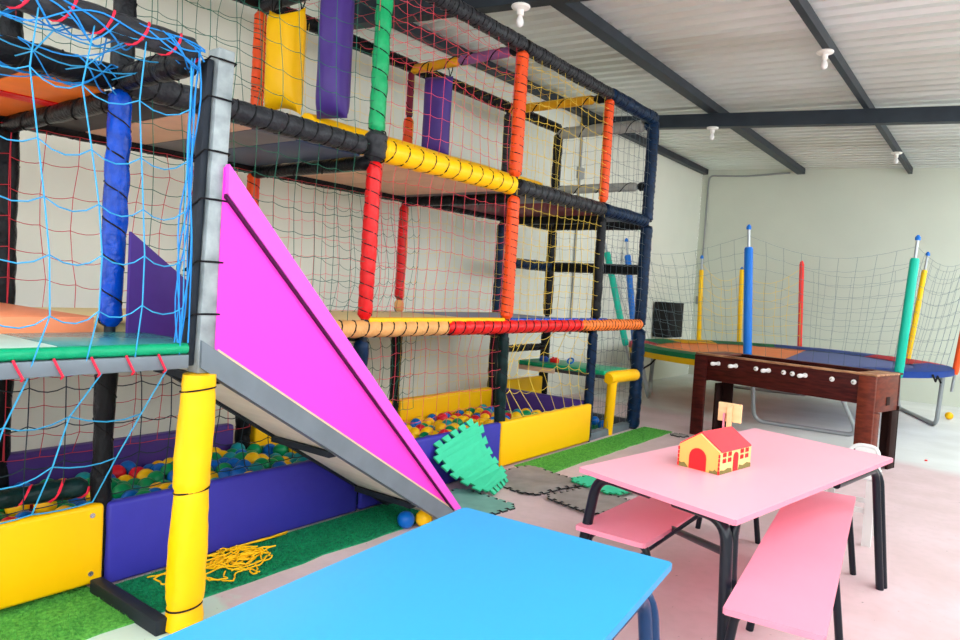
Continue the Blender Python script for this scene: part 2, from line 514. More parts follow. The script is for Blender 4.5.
# front row
post(0, YL, [(0.02, 1.15, 'black', 0.044, 0.2, 0.16), (1.22, 2.30, 'blue', 0.05, 0.16, 0.14), (2.32, 3.44, 'black', 0.048, 0.14, 0.12)], lean=0.012)
post(0, YA, [(0.02, 1.12, 'navy', 0.045, 0.2, 0.12), (1.25, 2.27, 'red', 0.048, 0.085, 0.10), (2.26, 2.46, 'charcoal', 0.07, 0.06, 0.14), (2.44, 3.46, 'green', 0.053, 0.13, 0.10)], lean=0.016)
post(0, YB, [(0.02, 1.12, 'darkgreen', 0.046, 0.14, 0.16), (1.25, 2.27, 'orange', 0.05, 0.06, 0.05), (2.42, 3.44, 'orange', 0.052, 0.07, 0.06)])
post(0, YC, [(0.02, 1.12, 'navy', 0.046, 0.14, 0.14), (1.25, 2.27, 'black', 0.048, 0.1, 0.14), (2.42, 3.44, 'orange', 0.047, 0.07, 0.05)])
post(0, YD, [(0.0, 1.14, 'navy', 0.07, 0.08, 0.14), (1.16, 2.30, 'navy', 0.066, 0.07, 0.10), (2.34, 3.47, 'navy', 0.064, 0.06, 0.08)])
post(0, YS, [(0.02, 1.12, 'black', 0.05, 0.15, 0.14), (1.25, 2.27, 'black', 0.05, 0.15, 0.12), (2.42, 3.44, 'black', 0.05, 0.15, 0.1)])
post(XB, YS, [(0.02, 1.12, 'black', 0.05, 0.15, 0.14), (1.25, 2.25, 'black', 0.05, 0.15, 0.12), (2.42, 3.44, 'black', 0.05, 0.15, 0.1)])
post(XE, YS + 0.03, [(0.0, 1.06, 'yellow', 0.07, 0.4, 0.08), (1.22, 2.32, 'black', 0.045, 0.15, 0.1)], core_top=2.38)
# back row
post(XB, YL, [(0.0, 1.15, 'black', 0.058, 0.2, 0.12), (1.2, 2.25, 'black', 0.058, 0.16, 0.12), (2.34, 3.44, 'black', 0.058, 0.14, 0.12)])
post(XB, YA, [(0.0, 1.12, 'black', 0.055, 0.15, 0.14), (1.25, 2.25, 'orange', 0.045, 0.1, 0.06), (2.42, 3.42, 'orange', 0.045, 0.07, 0.06)])
post(XB, YB, [(0.0, 1.14, 'black', 0.048, 0.2, 0.16), (1.22, 1.34, 'tan', 0.044, 0.2, 0.02), (1.34, 2.22, 'red', 0.043, 0.08, 0.06), (2.42, 3.02, 'orange', 0.045, 0.07, 0.05), (3.02, 3.44, 'maroon', 0.03, 0.2, 0.02)])
post(XB, YC, [(0.0, 1.15, 'black', 0.055, 0.14, 0.14), (1.2, 2.22, 'navy', 0.05, 0.14, 0.12), (2.42, 3.42, 'charcoal', 0.042, 0.06, 0.1)])
post(XB, YD, [(0.0, 1.15, 'black', 0.056, 0.14, 0.10), (1.2, 2.25, 'black', 0.056, 0.14, 0.10), (2.38, 3.42, 'black', 0.056, 0.14, 0.10)])

def pbeam(p0, p1, m_, r=0.06, pitch=0.1, lump=0.08, name='padded_beam', label=None, cord='cord'):
    o = obj(name, sleeve(p0, p1, r, pitch, True, lump, nseed(), cord_r=0.006), [M[m_], M[cord]], play)
    if label: o['label'] = label
    return o
# front rails
pbeam((0, YS, ZT), (0, YA, ZT), 'charcoal', 0.06, 0.06, 0.1)
pbeam((0, YA, ZT), (0, YB, ZT), 'charcoal', 0.06, 0.05, 0.1)
pbeam((0, YB, ZT), (0, YC, ZT), 'charcoal', 0.058, 0.05, 0.1)
pbeam((0, YC, ZT), (0, YD, ZT), 'navy', 0.07, 0.05, 0.1)
pbeam((0, YS, ZM), (0, YL, ZM), 'black', 0.056, 0.12, 0.12)
pbeam((0, YL, ZM), (0, YA - 0.06, ZM), 'charcoal', 0.06, 0.105, 0.06)
pbeam((0, YA + 0.07, ZM), (0, YB - 0.03, ZM), 'yellow', 0.074, 0.135, 0.04, label='yellow padded rail between green and orange posts')
pbeam((0, YB + 0.03, ZM), (0, YC, ZM), 'charcoal', 0.066, 0.10, 0.09)
pbeam((0, YC, ZM), (0, YD - 0.05, ZM), 'navy', 0.066, 0.09, 0.09)
pbeam((0, YA - 0.35, ZB), (0, 4.02, ZB), 'tan', 0.056, 0.115, 0.02, label='tan padded rail')
pbeam((0, 4.02, ZB), (0, 6.05, ZB), 'red', 0.058, 0.12, 0.04, label='red padded rail')
pbeam((0, 6.05, ZB), (0, YD, ZB), 'orange2', 0.058, 0.07, 0.06, label='orange padded rail')
# back rails
for z, m_ in ((ZT, 'black'), (2.29, 'black'), (1.17, 'black')):
    ys = [YS, YL, YA, YB, YC, YD]
    for a_, b_ in zip(ys, ys[1:]):
        if z < 2 and b_ > YC: continue
        pbeam((XB, a_, z), (XB, b_, z), m_, 0.056 if z > 3 else 0.05, 0.12, 0.1)
pbeam((XB, YC, 1.80), (XB, YD, 1.80), 'navy', 0.06, 0.2, 0.08)
pbeam((XB, YC, 0.82), (XB, YD, 0.82), 'black', 0.04, 0.2, 0.1)
# cross rails
def mixed_cross(y, z, xs, ms, r=0.045):
    for (a_, b_), m_ in zip(zip(xs, xs[1:]), ms):
        pbeam((a_, y, z), (b_, y, z), m_, r, 0.3, 0.04)
mixed_cross(YA, ZT - 0.03, (XB, 0), ('charcoal',))
mixed_cross(YB, ZT - 0.03, (XB, -0.66, -0.12, 0), ('amber', 'mauve', 'black'), 0.042)
mixed_cross(YC, ZT - 0.03, (XB, -0.17, 0), ('amber', 'black'), 0.045)
mixed_cross(YD, ZT - 0.06, (XB, -0.1, 0), ('grey', 'navy'), 0.066)
mixed_cross(YD, 2.74, (XB, -0.14, 0), ('grey', 'black'), 0.05)
mixed_cross(YD, 2.30, (XB, 0), ('black',), 0.05)
mixed_cross(YD, 1.80, (XB, 0), ('black',), 0.058)
for y in (YL, YA, YB, YC):
    mixed_cross(y, 2.25, (XB, 0), ('black',), 0.045)
    mixed_cross(y, 1.14, (XB, 0), ('black',), 0.04)

# landing in front of the slide
def lean_y(bm, k=0.056, y0=1.606, kx=0.05):
    for v in bm.verts:
        v.co.y += y0 + v.co.z * k - 1.67
        v.co.x += max(0.0, 1.06 - v.co.z) * kx
bm = BM(); box(bm, (XE - 0.055, 1.645, 1.07), (XE + 0.025, 1.72, 2.43), 0.004); lean_y(bm, 0.03, 1.636)
lp = obj('landing_post', bm, M['steel_worn'], play)
lp['label'] = 'worn bare grey steel post above the yellow pad'
bm = BM(); box(bm, (XE - 0.054, 1.61, 1.1), (XE - 0.0, 1.644, 2.38), 0.008); lean_y(bm, 0.03, 1.636)
obj('edge_strip', bm, M['steel_dark'], lp)
for z in (1.3, 1.52, 1.78, 1.98, 2.2, 2.36):
    bm = BM()
    tube(bm, [(XE - 0.015 + 0.045 * a, 1.667 + 0.055 * b_, z + 0.02 * a) for a, b_ in ((-1.1, -1.15), (1, -1.1), (1.05, 0), (1, 1.05), (-1.0, 1.05), (-1.1, 0))], 0.0045, 5, closed=True); lean_y(bm, 0.03, 1.636)
    obj('tie_cord', bm, M['cord'], lp)
# yellow padded leg below it
bm = BM()
prof = [(0.062, 0.0), (0.088, 0.01), (0.09, 0.05), (0.082, 0.095), (0.079, 0.10), (0.09, 0.13), (0.093, 0.3), (0.088, 0.5), (0.083, 0.575), (0.081, 0.58), (0.09, 0.60), (0.088, 0.8), (0.084, 0.98), (0.08, 1.0), (0.084, 1.02), (0.082, 1.065), (0.06, 1.068)]
def fine(prof, st=0.025):
    out = [prof[0]]
    for (r0, z0), (r1, z1) in zip(prof, prof[1:]):
        n_ = max(1, int((z1 - z0) / st))
        out += [(r0 + (r1 - r0) * i / n_, z0 + (z1 - z0) * i / n_) for i in range(1, n_ + 1)]
    return out
lathe(bm, [(r_ * 0.81, z_) for r_, z_ in fine(prof)], (XE, 1.67, 0), 28)
for v in bm.verts:
    dd = V((v.co.x - XE, v.co.y - 1.67, 0))
    th_ = math.atan2(dd.y, dd.x)
    q = V((math.cos(th_) * 1.2, math.sin(th_) * 1.2 + v.co.z * 1.5, v.co.z * 3))
    cr = noise.noise(V((math.cos(th_) * 1.5 + v.co.z * 9, math.sin(th_) * 1.5, v.co.z * 14)))
    v.co += dd * (0.14 * noise.noise(q) + 0.05 * cr)
    v.co.z = max(0, v.co.z)
lean_y(bm)
yl = obj('padded_leg', bm, M['yellow'], play)
yl['label'] = 'wrinkled yellow padded leg under the steel post'
for z, r in ((0.097, 0.069), (0.578, 0.07), (1.0, 0.07)):
    bm = BM()
    tube(bm, [(XE + r * math.cos(t * PI / 12), 1.67 + r * math.sin(t * PI / 12), z + 0.012 * math.sin(t * PI / 12 + 1)) for t in range(24)], 0.004, 5, closed=True); lean_y(bm)
    obj('tie_cord', bm, M['cord'], yl)
# floor runner, landing beams and deck
bm = BM(); box(bm, (0.06, 1.495, 0.0), (XE + 0.04, 1.55, 0.065), 0.005); obj('floor_runner', bm, M['steel_dark'], play)
pbeam((XE, YS, 2.385), (XE, 1.60, 2.385), 'charcoal', 0.05, 0.13, 0.05, cord='cord_red')
pbeam((0.04, YL + 0.02, ZM - 0.0), (XE - 0.04, 1.60, 2.36), 'black', 0.055, 0.12, 0.12)
bm = BM(); box(bm, (XE - 0.02, YS, 1.095), (XE + 0.03, 1.60, 1.152), 0.004); obj('landing_rail', bm, M['steel'], play)
bm = BM(); tube(bm, [(XE + 0.005, YS, 1.176), (XE + 0.005, 1.60, 1.176)], 0.023, 12)
o = obj('edge_roll', bm, M['green_pad'], play); o['label'] = 'emerald green edge roll of the landing deck'
bm = BM(); box(bm, (0.02, YS, 1.12), (XE - 0.025, 1.12, 1.198), 0.005); obj('deck_mat', bm, M['mat_mint'], play)
bm = BM(); box(bm, (0.02, 1.125, 1.12), (XE - 0.025, 1.70, 1.196), 0.005); obj('deck_mat', bm, M['teal_mat'], play)
for i in range(12):
    y = 0.06 + i * 0.128
    bm = BM()
    tube(bm, [(XE + 0.03, y, 1.16), (XE + 0.036, y + 0.012, 1.13), (XE + 0.036, y + 0.03, 1.095), (XE + 0.01, y + 0.035, 1.083)], 0.0045, 5)
    obj('red_lashing', bm, M['cord_red'], play)
bm = BM()
rr = random.Random(4)
def beam_lash(cx_, cz_, R0, n_, y1):
    for k in range(n_):
        pts = []; y = -0.05
        f1, p1 = rr.uniform(4, 16) * rr.choice((-1, 1)), rr.uniform(0, 6)
        low = rr.uniform(0.0, 0.03)
        while y < y1:
            a_ = f1 * y + p1 + 0.8 * math.sin(y * 11 + k)
            r_ = R0 * (1.0 + 0.10 * noise.noise(V((y * 6, k, 2))))
            zz = cz_ + r_ * math.sin(a_)
            pts.append((cx_ + r_ * math.cos(a_), y, min(zz, cz_ + R0 * 0.75) - low * abs(math.sin(y * 9 + k)))); y += 0.022
        tube(bm, pts, 0.0034, 4, cap=False)
beam_lash(XE, 2.372, 0.06, 9, 1.62)
for k in range(6):
    pts = []
    x0 = XE + rr.uniform(0.0, 0.05)
    for z in range(20):
        pts.append((x0 + 0.012 * math.sin(z * 0.7 + k * 2), 1.585 + 0.012 * math.sin(z * 0.5 + k) - 0.01 * k * (z / 20), 2.38 - z * 0.062))
    tube(bm, pts, 0.0034, 4, cap=False)
beam_lash(0.0, ZM, 0.068, 8, 1.56)
for k in range(5):
    pts = []
    for t in range(12):
        u = t / 11
        pts.append((0.05 + (XE - 0.05) * u, 0.25 + 0.3 * k + (0.25 if k % 2 else -0.2) * u, ZM + 0.05 + 0.0 * u - 0.08 * math.sin(PI * u)))
    tube(bm, pts, 0.003, 4, cap=False)
obj('blue_lashing', bm, M['cord_blue'], play)

# upper deck boards (seen from below)
def board(y0, y1, m_, z0=2.285, z1=2.315, x0=XB + 0.05, x1=-0.05, name='deck_board'):
    bm = BM(); box(bm, (x0, y0, z0), (x1, y1, z1), 0.004)
    return obj(name, bm, M[m_], play)
board(YS, 1.20, 'board_dark'); board(1.21, 1.54, 'board_orange'); board(1.60, 1.94, 'board_dark')
bm = BM(); box(bm, (-0.62, 1.22, 2.279), (-0.50, 1.53, 2.2845)); obj('red_stripe', bm, M['red'], play)
board(1.95, 2.32, 'board_tan'); board(2.33, 2.62, 'board_grey'); board(2.63, 3.12, 'board_blue')
board(3.20, 3.60, 'board_tan'); board(3.61, 3.98, 'board_tan'); board(3.99, 4.64, 'board_tan')
board(4.65, 4.76, 'board_grey'); board(4.84, 5.38, 'board_grey'); board(5.39, 6.32, 'maroon'); board(6.40, 6.9, 'board_grey')
# yellow padded roll lying along the back of the upper deck
o = obj('deck_roll', sleeve((-0.55, 3.05, 2.50), (-0.55, 6.0, 2.49), 0.105, 0.9, False, 0.03, nseed()), [M['yellow'], M['cord']], play)
o['label'] = 'yellow padded roll on the upper deck'
# lower deck
def lboard(y0, y1, m_, z1=1.235):
    bm = BM(); box(bm, (XB + 0.05, y0, 1.16), (-0.03, y1, z1), 0.008); return obj('deck_mat', bm, M[m_], play)
lboard(YS, 1.08, 'mat_peach', 1.262); lboard(1.09, 1.52, 'mat_peach', 1.262); lboard(1.6, 3.1, 'mat_cream'); lboard(3.2, 4.74, 'mat_cream'); lboard(4.83, 6.32, 'mat_slate')
bm = BM(); box(bm, (-0.05, 3.2, 1.22), (0.03, 4.74, 1.262), 0.012); obj('edge_strip', bm, M['yellow'], play)
bm = BM(); box(bm, (-0.06, 4.84, 1.22), (0.02, 6.6, 1.258), 0.012); obj('edge_strip', bm, M['blue'], play)

# padded low barrier panels of the ball pit
def panel(lo, hi, m_, label=None, wr=0.012):
    bm = BM()
    vs = box(bm, lo, hi, 0.02, 0, seg=3)
    o = obj('barrier_panel', bm, M[m_], play)
    if label: o['label'] = label
    return o
T = 0.045
panel((-0.005, YS - 0.35, 0.035), (0.054, YL - 0.003, 0.405), 'yellow', 'yellow padded barrier panel left of the grey floor runner')
panel((-0.005, YL + 0.012, 0.01), (0.054, YA - 0.01, 0.40), 'purple', 'purple padded barrier panel behind the yellow leg')
panel((-0.005, YA + 0.01, 0.01), (0.054, YB - 0.055, 0.40), 'purple', 'purple padded barrier panel behind the leaning mint tile')
panel((-0.005, YB - 0.045, 0.02), (0.054, YC - 0.05, 0.40), 'yellow', 'yellow padded barrier panel beside the pale green turf')
panel((XB - T, YS - 0.3, 0.0), (XB + T, YA - 0.1, 0.385), 'violet')
panel((XB - T, YA + 0.08, 0.0), (XB + T, YB - 0.05, 0.40), 'yellow')
panel((XB - T, YB + 0.05, 0.0), (XB + T, YC - 0.05, 0.40), 'yellow')
panel((XB - T, YC + 0.05, 0.0), (XB + T, YD - 0.08, 0.46), 'yellow')
panel((XB + 0.07, YC - T, 0.0), (-0.05, YC + T, 0.41), 'violet')
panel((XB + 0.07, YS - T, 0.0), (-0.06, YS + T, 0.40), 'violet')
panel((XB + 0.07, YD - T, 0.0), (-0.07, YD + T, 0.10), 'board_dark')
# eyelets on the yellow panel corners
bm = BM()
for z in (0.09, 0.36):
    lathe(bm, [(0.012, 0), (0.012, 0.004), (0.006, 0.004)], (0, 0, 0), 10)
    vs = bm.verts[-30:] if False else [v for v in bm.verts if abs(v.co.z) < 0.01 and abs(v.co.x) < 0.02 and abs(v.co.y) < 0.02]
    bmesh.ops.transform(bm, matrix=Matrix.Translation((0.0545, 1.50, z)) @ Matrix.Rotation(PI / 2, 4, 'Y'), verts=vs)
obj('eyelet', bm, M['chrome'], play)
# entrance bay sill and the green step with its yellow leg
bm = BM(); box(bm, (-0.09, YC + 0.06, 0.0), (0.0, YD - 0.09, 0.075), 0.005); obj('floor_sill', bm, M['steel'], play)
st = obj('step_board', (lambda b_: (box(b_, (XB + 0.14, 6.66, 0.62), (-0.01, 7.18, 0.655), 0.004), b_)[1])(BM()), M['board_dark'], play)
bm = BM(); box(bm, (XB + 0.14, 6.64, 0.657), (0.0, 7.20, 0.705), 0.012); o = obj('step_mat', bm, M['green_pad'], play); o['label'] = 'emerald green step mat'
bm = BM(); box(bm, (XB + 0.16, 6.63, 0.605), (-0.6, 6.655, 0.656), 0.004); obj('step_trim', bm, M['board_tan'], st)
bm = BM()
tube(bm, arc_path([(-0.035, 6.88, 0.0), (0.0, 6.83, 0.30), (0.025, 6.79, 0.54), (0.03, 6.79, 0.59)], 0.05), [0.052] * 3 + [0.053] * (len(arc_path([(0, 0, 0), (0, 0, .3), (0, 0, .56), (0, 0, .6)], 0.05)) - 3), 14)
tube(bm, [(0.03, 6.68, 0.625), (0.03, 6.72, 0.635), (0.03, 6.85, 0.635), (0.03, 7.2, 0.63), (0.03, 7.33, 0.625), (0.03, 7.35, 0.625)], [0.06, 0.066, 0.066, 0.066, 0.066, 0.05], 14)
o = obj('padded_step_leg', bm, M['yellow'], play); o['label'] = 'yellow padded leg under the green step'

# netting ------------------------------------------------------------------
def nets(items, m_, label=None, name='net'):
    bm = BM()
    for a_ in items: net(bm, *a_[0], **a_[1])
    o = obj(name, bm, M[m_], play, smooth=False)
    if label: o['label'] = label
    return o
def bay(x, y0, y1, z0, z1): return ((x, y0, z0), (x, y1, z0), (x, y1, z1), (x, y0, z1))
RN = 0.0019
def simple(q, m_, cu=0.125, cv=0.125, r=RN, sag=0.012, wob=0.035, bulge=0.0, label=None, hang=0.0):
    return nets([(q, dict(cu=cu, cv=cv, r=r, sag=sag, wob=wob, bulge=bulge, seed=nseed(), hang=hang))], m_, label)
# blue landing net, drapes from the front beam
simple(((XE + 0.03, YS - 0.1, 1.13), (XE + 0.02, 1.56, 1.13), (XE + 0.03, 1.56, 2.36), (XE + 0.04, YS - 0.1, 2.36)), 'n_blue', 0.18, 0.20, 0.003, 0.035, 0.07, 0.05, 'light blue net across the landing')
simple(((0.03, YS, ZM - 0.02), (0.03, 1.52, ZM - 0.02), (XE, 1.56, 2.38), (XE, YS, 2.38)), 'n_blue', 0.2, 0.2, 0.0035, 0.01, 0.06)
simple(((0.05, YS, 0.42), (0.05, 1.50, 0.42), (XE - 0.02, 1.54, 1.1), (XE - 0.02, YS, 1.1)), 'n_blue', 0.26, 0.26, 0.0035, 0.03, 0.06)
simple(bay(XB + 0.06, YS, YL, 1.22, 2.25), 'n_red', 0.185, 0.165, 0.0025, 0.015, 0.05)
simple(bay(XB + 0.06, YL, YA, 1.22, 2.25), 'n_red', 0.185, 0.165, 0.0025, 0.015, 0.05)
simple(bay(XB + 0.06, YS, YL, 0.36, 1.14), 'n_red', 0.17, 0.15, 0.0026, 0.015, 0.05)
simple(bay(XB + 0.08, YL, YA, 0.36, 1.14), 'n_red', 0.17, 0.15, 0.0026, 0.015, 0.05)
simple(bay(-0.03, YS, YL, 0.42, 1.12), 'n_dark', 0.16, 0.16, 0.003, 0.02, 0.05)
simple(bay(-0.03, YL, YA, 0.42, 1.12), 'n_dark', 0.16, 0.16, 0.003, 0.02, 0.05)
simple(bay(XB + 0.05, YS, YL, 2.34, ZT), 'n_red', 0.165, 0.165, 0.0025, 0.015, 0.05)
simple(bay(XB + 0.05, YL, YA, 2.34, ZT), 'n_green', 0.165, 0.165, 0.0025, 0.015, 0.05)
# front bay between the blue and the green posts
simple(bay(0.02, YL, YA, ZM + 0.02, ZT), 'n_green', 0.14, 0.145, 0.0021, 0.012, 0.04, 0, 'dark green net of the front bay above the slide')
simple(bay(0.02, YL + 0.02, YA, ZB, ZM - 0.02), 'n_green', 0.14, 0.145, 0.0021, 0.012, 0.04)
# bay between green and orange posts
simple(bay(0.02, YA, YB, ZM + 0.04, ZT), 'n_pink', 0.13, 0.135, 0.0019, 0.01, 0.035, 0, 'pinkish red net between green and orange posts')
simple(bay(0.0, YA, YB, ZB, ZM - 0.04), 'n_pink', 0.13, 0.135, 0.0019, 0.01, 0.04)
simple(bay(0.0, YA + 0.02, YB, ZP, ZB - 0.03), 'n_pink', 0.14, 0.14, 0.0019, 0.012, 0.05)
simple(bay(XB + 0.05, YA, YB, 2.36, ZT), 'n_yellow', 0.14, 0.145, 0.0016, 0.012, 0.04)
simple(bay(XB + 0.05, YA, YB, 1.24, 2.25), 'n_pink', 0.14, 0.145, 0.0017, 0.012, 0.04)
simple(bay(XB + 0.2, YA + 0.5, YB, 1.24, 2.22), 'n_green', 0.13, 0.14, 0.0019, 0.03, 0.07, 0.1)
simple(bay(XB + 0.25, YA + 0.4, YB, 0.36, 1.12), 'n_green', 0.13, 0.14, 0.0026, 0.03, 0.07, 0.12)
simple(((0, YA, ZT - 0.02), (0, YB, ZT - 0.02), (XB, YB, ZT - 0.02), (XB, YA, ZT - 0.02)), 'n_pink', 0.17, 0.17, 0.0015, 0.02, 0.04, label='pinkish red net over the top of the frame')
# bay between the two orange posts
simple(bay(0.02, YB, YC, ZM + 0.03, ZT), 'n_yellow', 0.13, 0.135, 0.0025, 0.01, 0.03, 0, 'yellow net between the two orange posts')
simple(bay(0.03, YB, YC, ZB + 0.02, ZM - 0.02), 'n_yellow', 0.13, 0.135, 0.0025, 0.01, 0.035)
simple(((0.0, YB + 0.03, ZP), (0.0, YC, ZP), (0, YC, ZB), (0, YB + 0.03, ZB)), 'n_yellow', 0.17, 0.17, 0.0028, 0.03, 0.08, -0.15)
simple(bay(XB + 0.05, YB, YC, 2.36, ZT), 'n_yellow', 0.14, 0.145, 0.0016, 0.012, 0.04)
simple(bay(XB + 0.05, YB, YC, 1.24, 2.22), 'n_yellow', 0.14, 0.145, 0.0016, 0.012, 0.04)
simple(bay(XB + 0.05, YB, YC, 0.38, 1.12), 'n_yellow', 0.14, 0.145, 0.0016, 0.012, 0.04)
simple(((0, YB, ZT - 0.02), (0, YC, ZT - 0.02), (XB, YC, ZT - 0.02), (XB, YB, ZT - 0.02)), 'n_yellow', 0.17, 0.17, 0.0015, 0.02, 0.04)
# last bay and the end of the frame
simple(bay(0.02, YC, YD, ZM + 0.03, ZT), 'n_grey', 0.12, 0.13, 0.0019, 0.01, 0.03)
simple(bay(0.02, YC, YD, ZB + 0.02, ZM - 0.02), 'n_grey', 0.12, 0.13, 0.0019, 0.01, 0.03)
simple(bay(0.0, YC, YD - 0.05, 0.10, ZB - 0.03), 'n_grey', 0.14, 0.14, 0.0018, 0.015, 0.04)
simple(bay(XB + 0.05, YC, YD, 1.22, ZT), 'n_yellow', 0.14, 0.145, 0.0016, 0.012, 0.04)
simple(((XB, YD - 0.02, 0.12), (0, YD - 0.02, 0.12), (0, YD - 0.02, ZT), (XB, YD - 0.02, ZT)), 'n_grey', 0.14, 0.145, 0.0017, 0.012, 0.04)
# rope bundle along the back of the pit under the landing
o = obj('net_roll', sleeve((-0.2, YS, 0.47), (-0.05, YL - 0.04, 0.47), 0.042, 0.13, True, 0.2, nseed()), [M['darkgreen'], M['cord_red']], play)

# ------------------------------------------------------------------ slide
SY0, SY1, SZ0, SZ1 = 1.73, 3.44, 1.16, 0.085
slide = thing('slide', 'magenta pink sided slide with a grey steel frame descending beside the yellow padded leg', 'slide', (0.3, 3.3, 0))
def sz(y): return SZ0 + (SZ1 - SZ0) * (y - SY0) / (SY1 - SY0)
def prism_yz(bm, poly, x0, x1, mi=0):
    A = [bm.verts.new((x0, p[0], p[1])) for p in poly]; B = [bm.verts.new((x1, p[0], p[1])) for p in poly]
    fs = [bm.faces.new(A), bm.faces.new(B[::-1])]
    n = len(poly)
    for i in range(n): fs.append(bm.faces.new((A[i], B[i], B[(i + 1) % n], A[(i + 1) % n])))
    for f in fs: f.material_index = mi
    bmesh.ops.recalc_face_normals(bm, faces=fs)
XN = XE + 0.03
# near pink side: tall at the top, tapering to the floor
bm = BM(); prism_yz(bm, [(SY0, sz(SY0)), (SY1, sz(SY1)), (SY1 + 0.02, 0.11), (SY0 + 0.005, 1.95), (SY0 - 0.005, 1.94), (SY0 - 0.012, sz(SY0 - 0.012))], XN - 0.02, XN)
side = obj('side_panel', bm, M['pink_slide'], slide, smooth=False)
side['label'] = 'flat magenta outer side panel'
bm = BM()
ya, za, yb, zb = SY0 + 0.002, 1.955, SY1 + 0.03, 0.105
prism_yz(bm, [(ya, za), (yb, zb), (yb - 0.062, zb), (ya + 0.0, za - 0.125)], XN - 0.001, XN + 0.028)
obj('edge_batten', bm, M['pink_trim'], side, smooth=False)
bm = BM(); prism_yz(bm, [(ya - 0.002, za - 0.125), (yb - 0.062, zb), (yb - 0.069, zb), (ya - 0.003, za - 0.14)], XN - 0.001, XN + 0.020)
obj('shade_strip', bm, M['batten_shade'], side, smooth=False)  # thin dark strip painted in for the batten's shaded lower face
bm = BM(); prism_yz(bm, [(SY0, sz(SY0)), (SY1, sz(SY1)), (SY1, sz(SY1) + 0.012), (SY0, sz(SY0) + 0.012)], XN - 0.02, XN + 0.004)
obj('plywood_edge', bm, M['ply'], side, smooth=False)
# grey channel under it, near side and far side
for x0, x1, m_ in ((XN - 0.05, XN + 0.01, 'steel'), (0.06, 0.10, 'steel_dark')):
    bm = BM(); prism_yz(bm, [(SY0 - 0.08, sz(SY0 - 0.08) - 0.0), (SY1, sz(SY1)), (SY1, 0.012), (SY1 - 0.06, 0.012), (SY0 - 0.08, sz(SY0 - 0.08) - 0.115)], x0, x1)
    obj('frame_channel', bm, M[m_], slide, smooth=False)
# slide bed: pink surface, plywood under, dark cross braces
bm = BM(); prism_yz(bm, [(SY0, sz(SY0) - 0.005), (SY1, sz(SY1) - 0.005), (SY1, sz(SY1) - 0.02), (SY0, sz(SY0) - 0.02)], 0.10, XN - 0.05)
obj('slide_bed', bm, M['pink_slide'], slide, smooth=False)
bm = BM(); prism_yz(bm, [(SY0, sz(SY0) - 0.085), (SY1 - 0.15, sz(SY1 - 0.15) - 0.085), (SY1 - 0.15, sz(SY1 - 0.15) - 0.097), (SY0, sz(SY0) - 0.097)], 0.10, XN - 0.05)
obj('bed_board', bm, M['ply_under'], slide, smooth=False)
for y in (SY0 + 0.03, 2.45, 3.1):
    bm = BM(); beam_between(bm, (0.101, y, sz(y) - 0.115), (XN - 0.051, y, sz(y) - 0.115), 0.05, 0.03); obj('cross_brace', bm, M['steel_dark'], slide, smooth=False)
# far purple side, its top parallel to the bed
bm = BM(); prism_yz(bm, [(YL + 0.05, 1.18), (YL + 0.05, 1.66), (SY1 - 0.1, 0.36), (SY1 - 0.1, 0.12)], 0.075, 0.098)
o = obj('side_panel', bm, M['violet'], slide, smooth=False); o['label'] = 'purple padded far side panel'

# ------------------------------------------------------------------ hanging punch bags
def bag(name, label, x, y, z0, z1, w, t, m_, rz, cords_z, ears=True):
    root = thing(name, label, 'punch bag', (x, y, z0), rz, None)
    bm = BM()
    nu, nv = 14, 20
    h = z1 - z0
    front, back = [], []
    for j in range(nv + 1):
        v = j / nv
        fr, bk = [], []
        for i in range(nu + 1):
            u = i / nu * 2 - 1
            puff = (max(0, 1 - u ** 4)) ** 0.7 * (max(0, 1 - (2 * v - 1) ** 8)) ** 0.7
            xx = u * w / 2 * (0.94 + 0.06 * (2 * v - 1) ** 2)
            zz = v * h
            if ears: zz += (0.045 * u * u - 0.03) * (1 if v > 0.9 else 0) * (v - 0.9) * 10 - (0.05 * u * u) * max(0, 0.1 - v) * 10
            q = noise.noise(V((xx * 9, zz * 5, x * 7))) * 0.014
            fr.append(bm.verts.new((xx, -t / 2 * puff - q * puff, zz)))
            bk.append(bm.verts.new((xx, t / 2 * puff + 0.004, zz)))
        front.append(fr); back.append(bk)
    for j in range(nv):
        for i in range(nu):
            bm.faces.new((front[j][i], front[j][i + 1], front[j + 1][i + 1], front[j + 1][i]))
            bm.faces.new((back[j][i], back[j + 1][i], back[j + 1][i + 1], back[j][i + 1]))
    for j in range(nv):
        for (i, s) in ((0, 1), (nu, -1)):
            q = (front[j][i], front[j + 1][i], back[j + 1][i], back[j][i])
            bm.faces.new(q if s > 0 else q[::-1])
    for i in range(nu):
        bm.faces.new((front[0][i], back[0][i], back[0][i + 1], front[0][i + 1]))
        bm.faces.new((front[nv][i], front[nv][i + 1], back[nv][i + 1], back[nv][i]))
    bmesh.ops.recalc_face_normals(bm, faces=bm.faces)
    obj('bag_body', bm, M[m_], root, local=True)
    for s in (-1, 1):
        bm = BM()
        p = (s * (w / 2 - 0.03), 0, h - 0.01)
        for q in (-0.035, 0.035):
            tube(bm, [p, (s * (w / 2 - 0.03) + q * 0.5, 0.01, (h + cords_z - z0) / 2), (s * (w / 2 - 0.06) + q, 0, cords_z - z0)], 0.005, 5)
        obj('hanging_cord', bm, M['cord'], root, local=True)
    bm = BM()
    tube(bm, [(w / 2 - 0.01, 0, 0.03), (w / 2 - 0.012, 0.002, h * 0.5), (w / 2 - 0.01, 0, h - 0.02)], 0.006, 6)
    obj('piping', bm, M[m_], root, local=True)
    return root
RZ = 0.30
bag('punch_bag', 'yellow pillow shaped punch bag hanging by two black cords behind the netting', -0.89, YA - 0.02, 2.68, 3.36, 0.30, 0.20, 'yellow', RZ, ZT - 0.02)
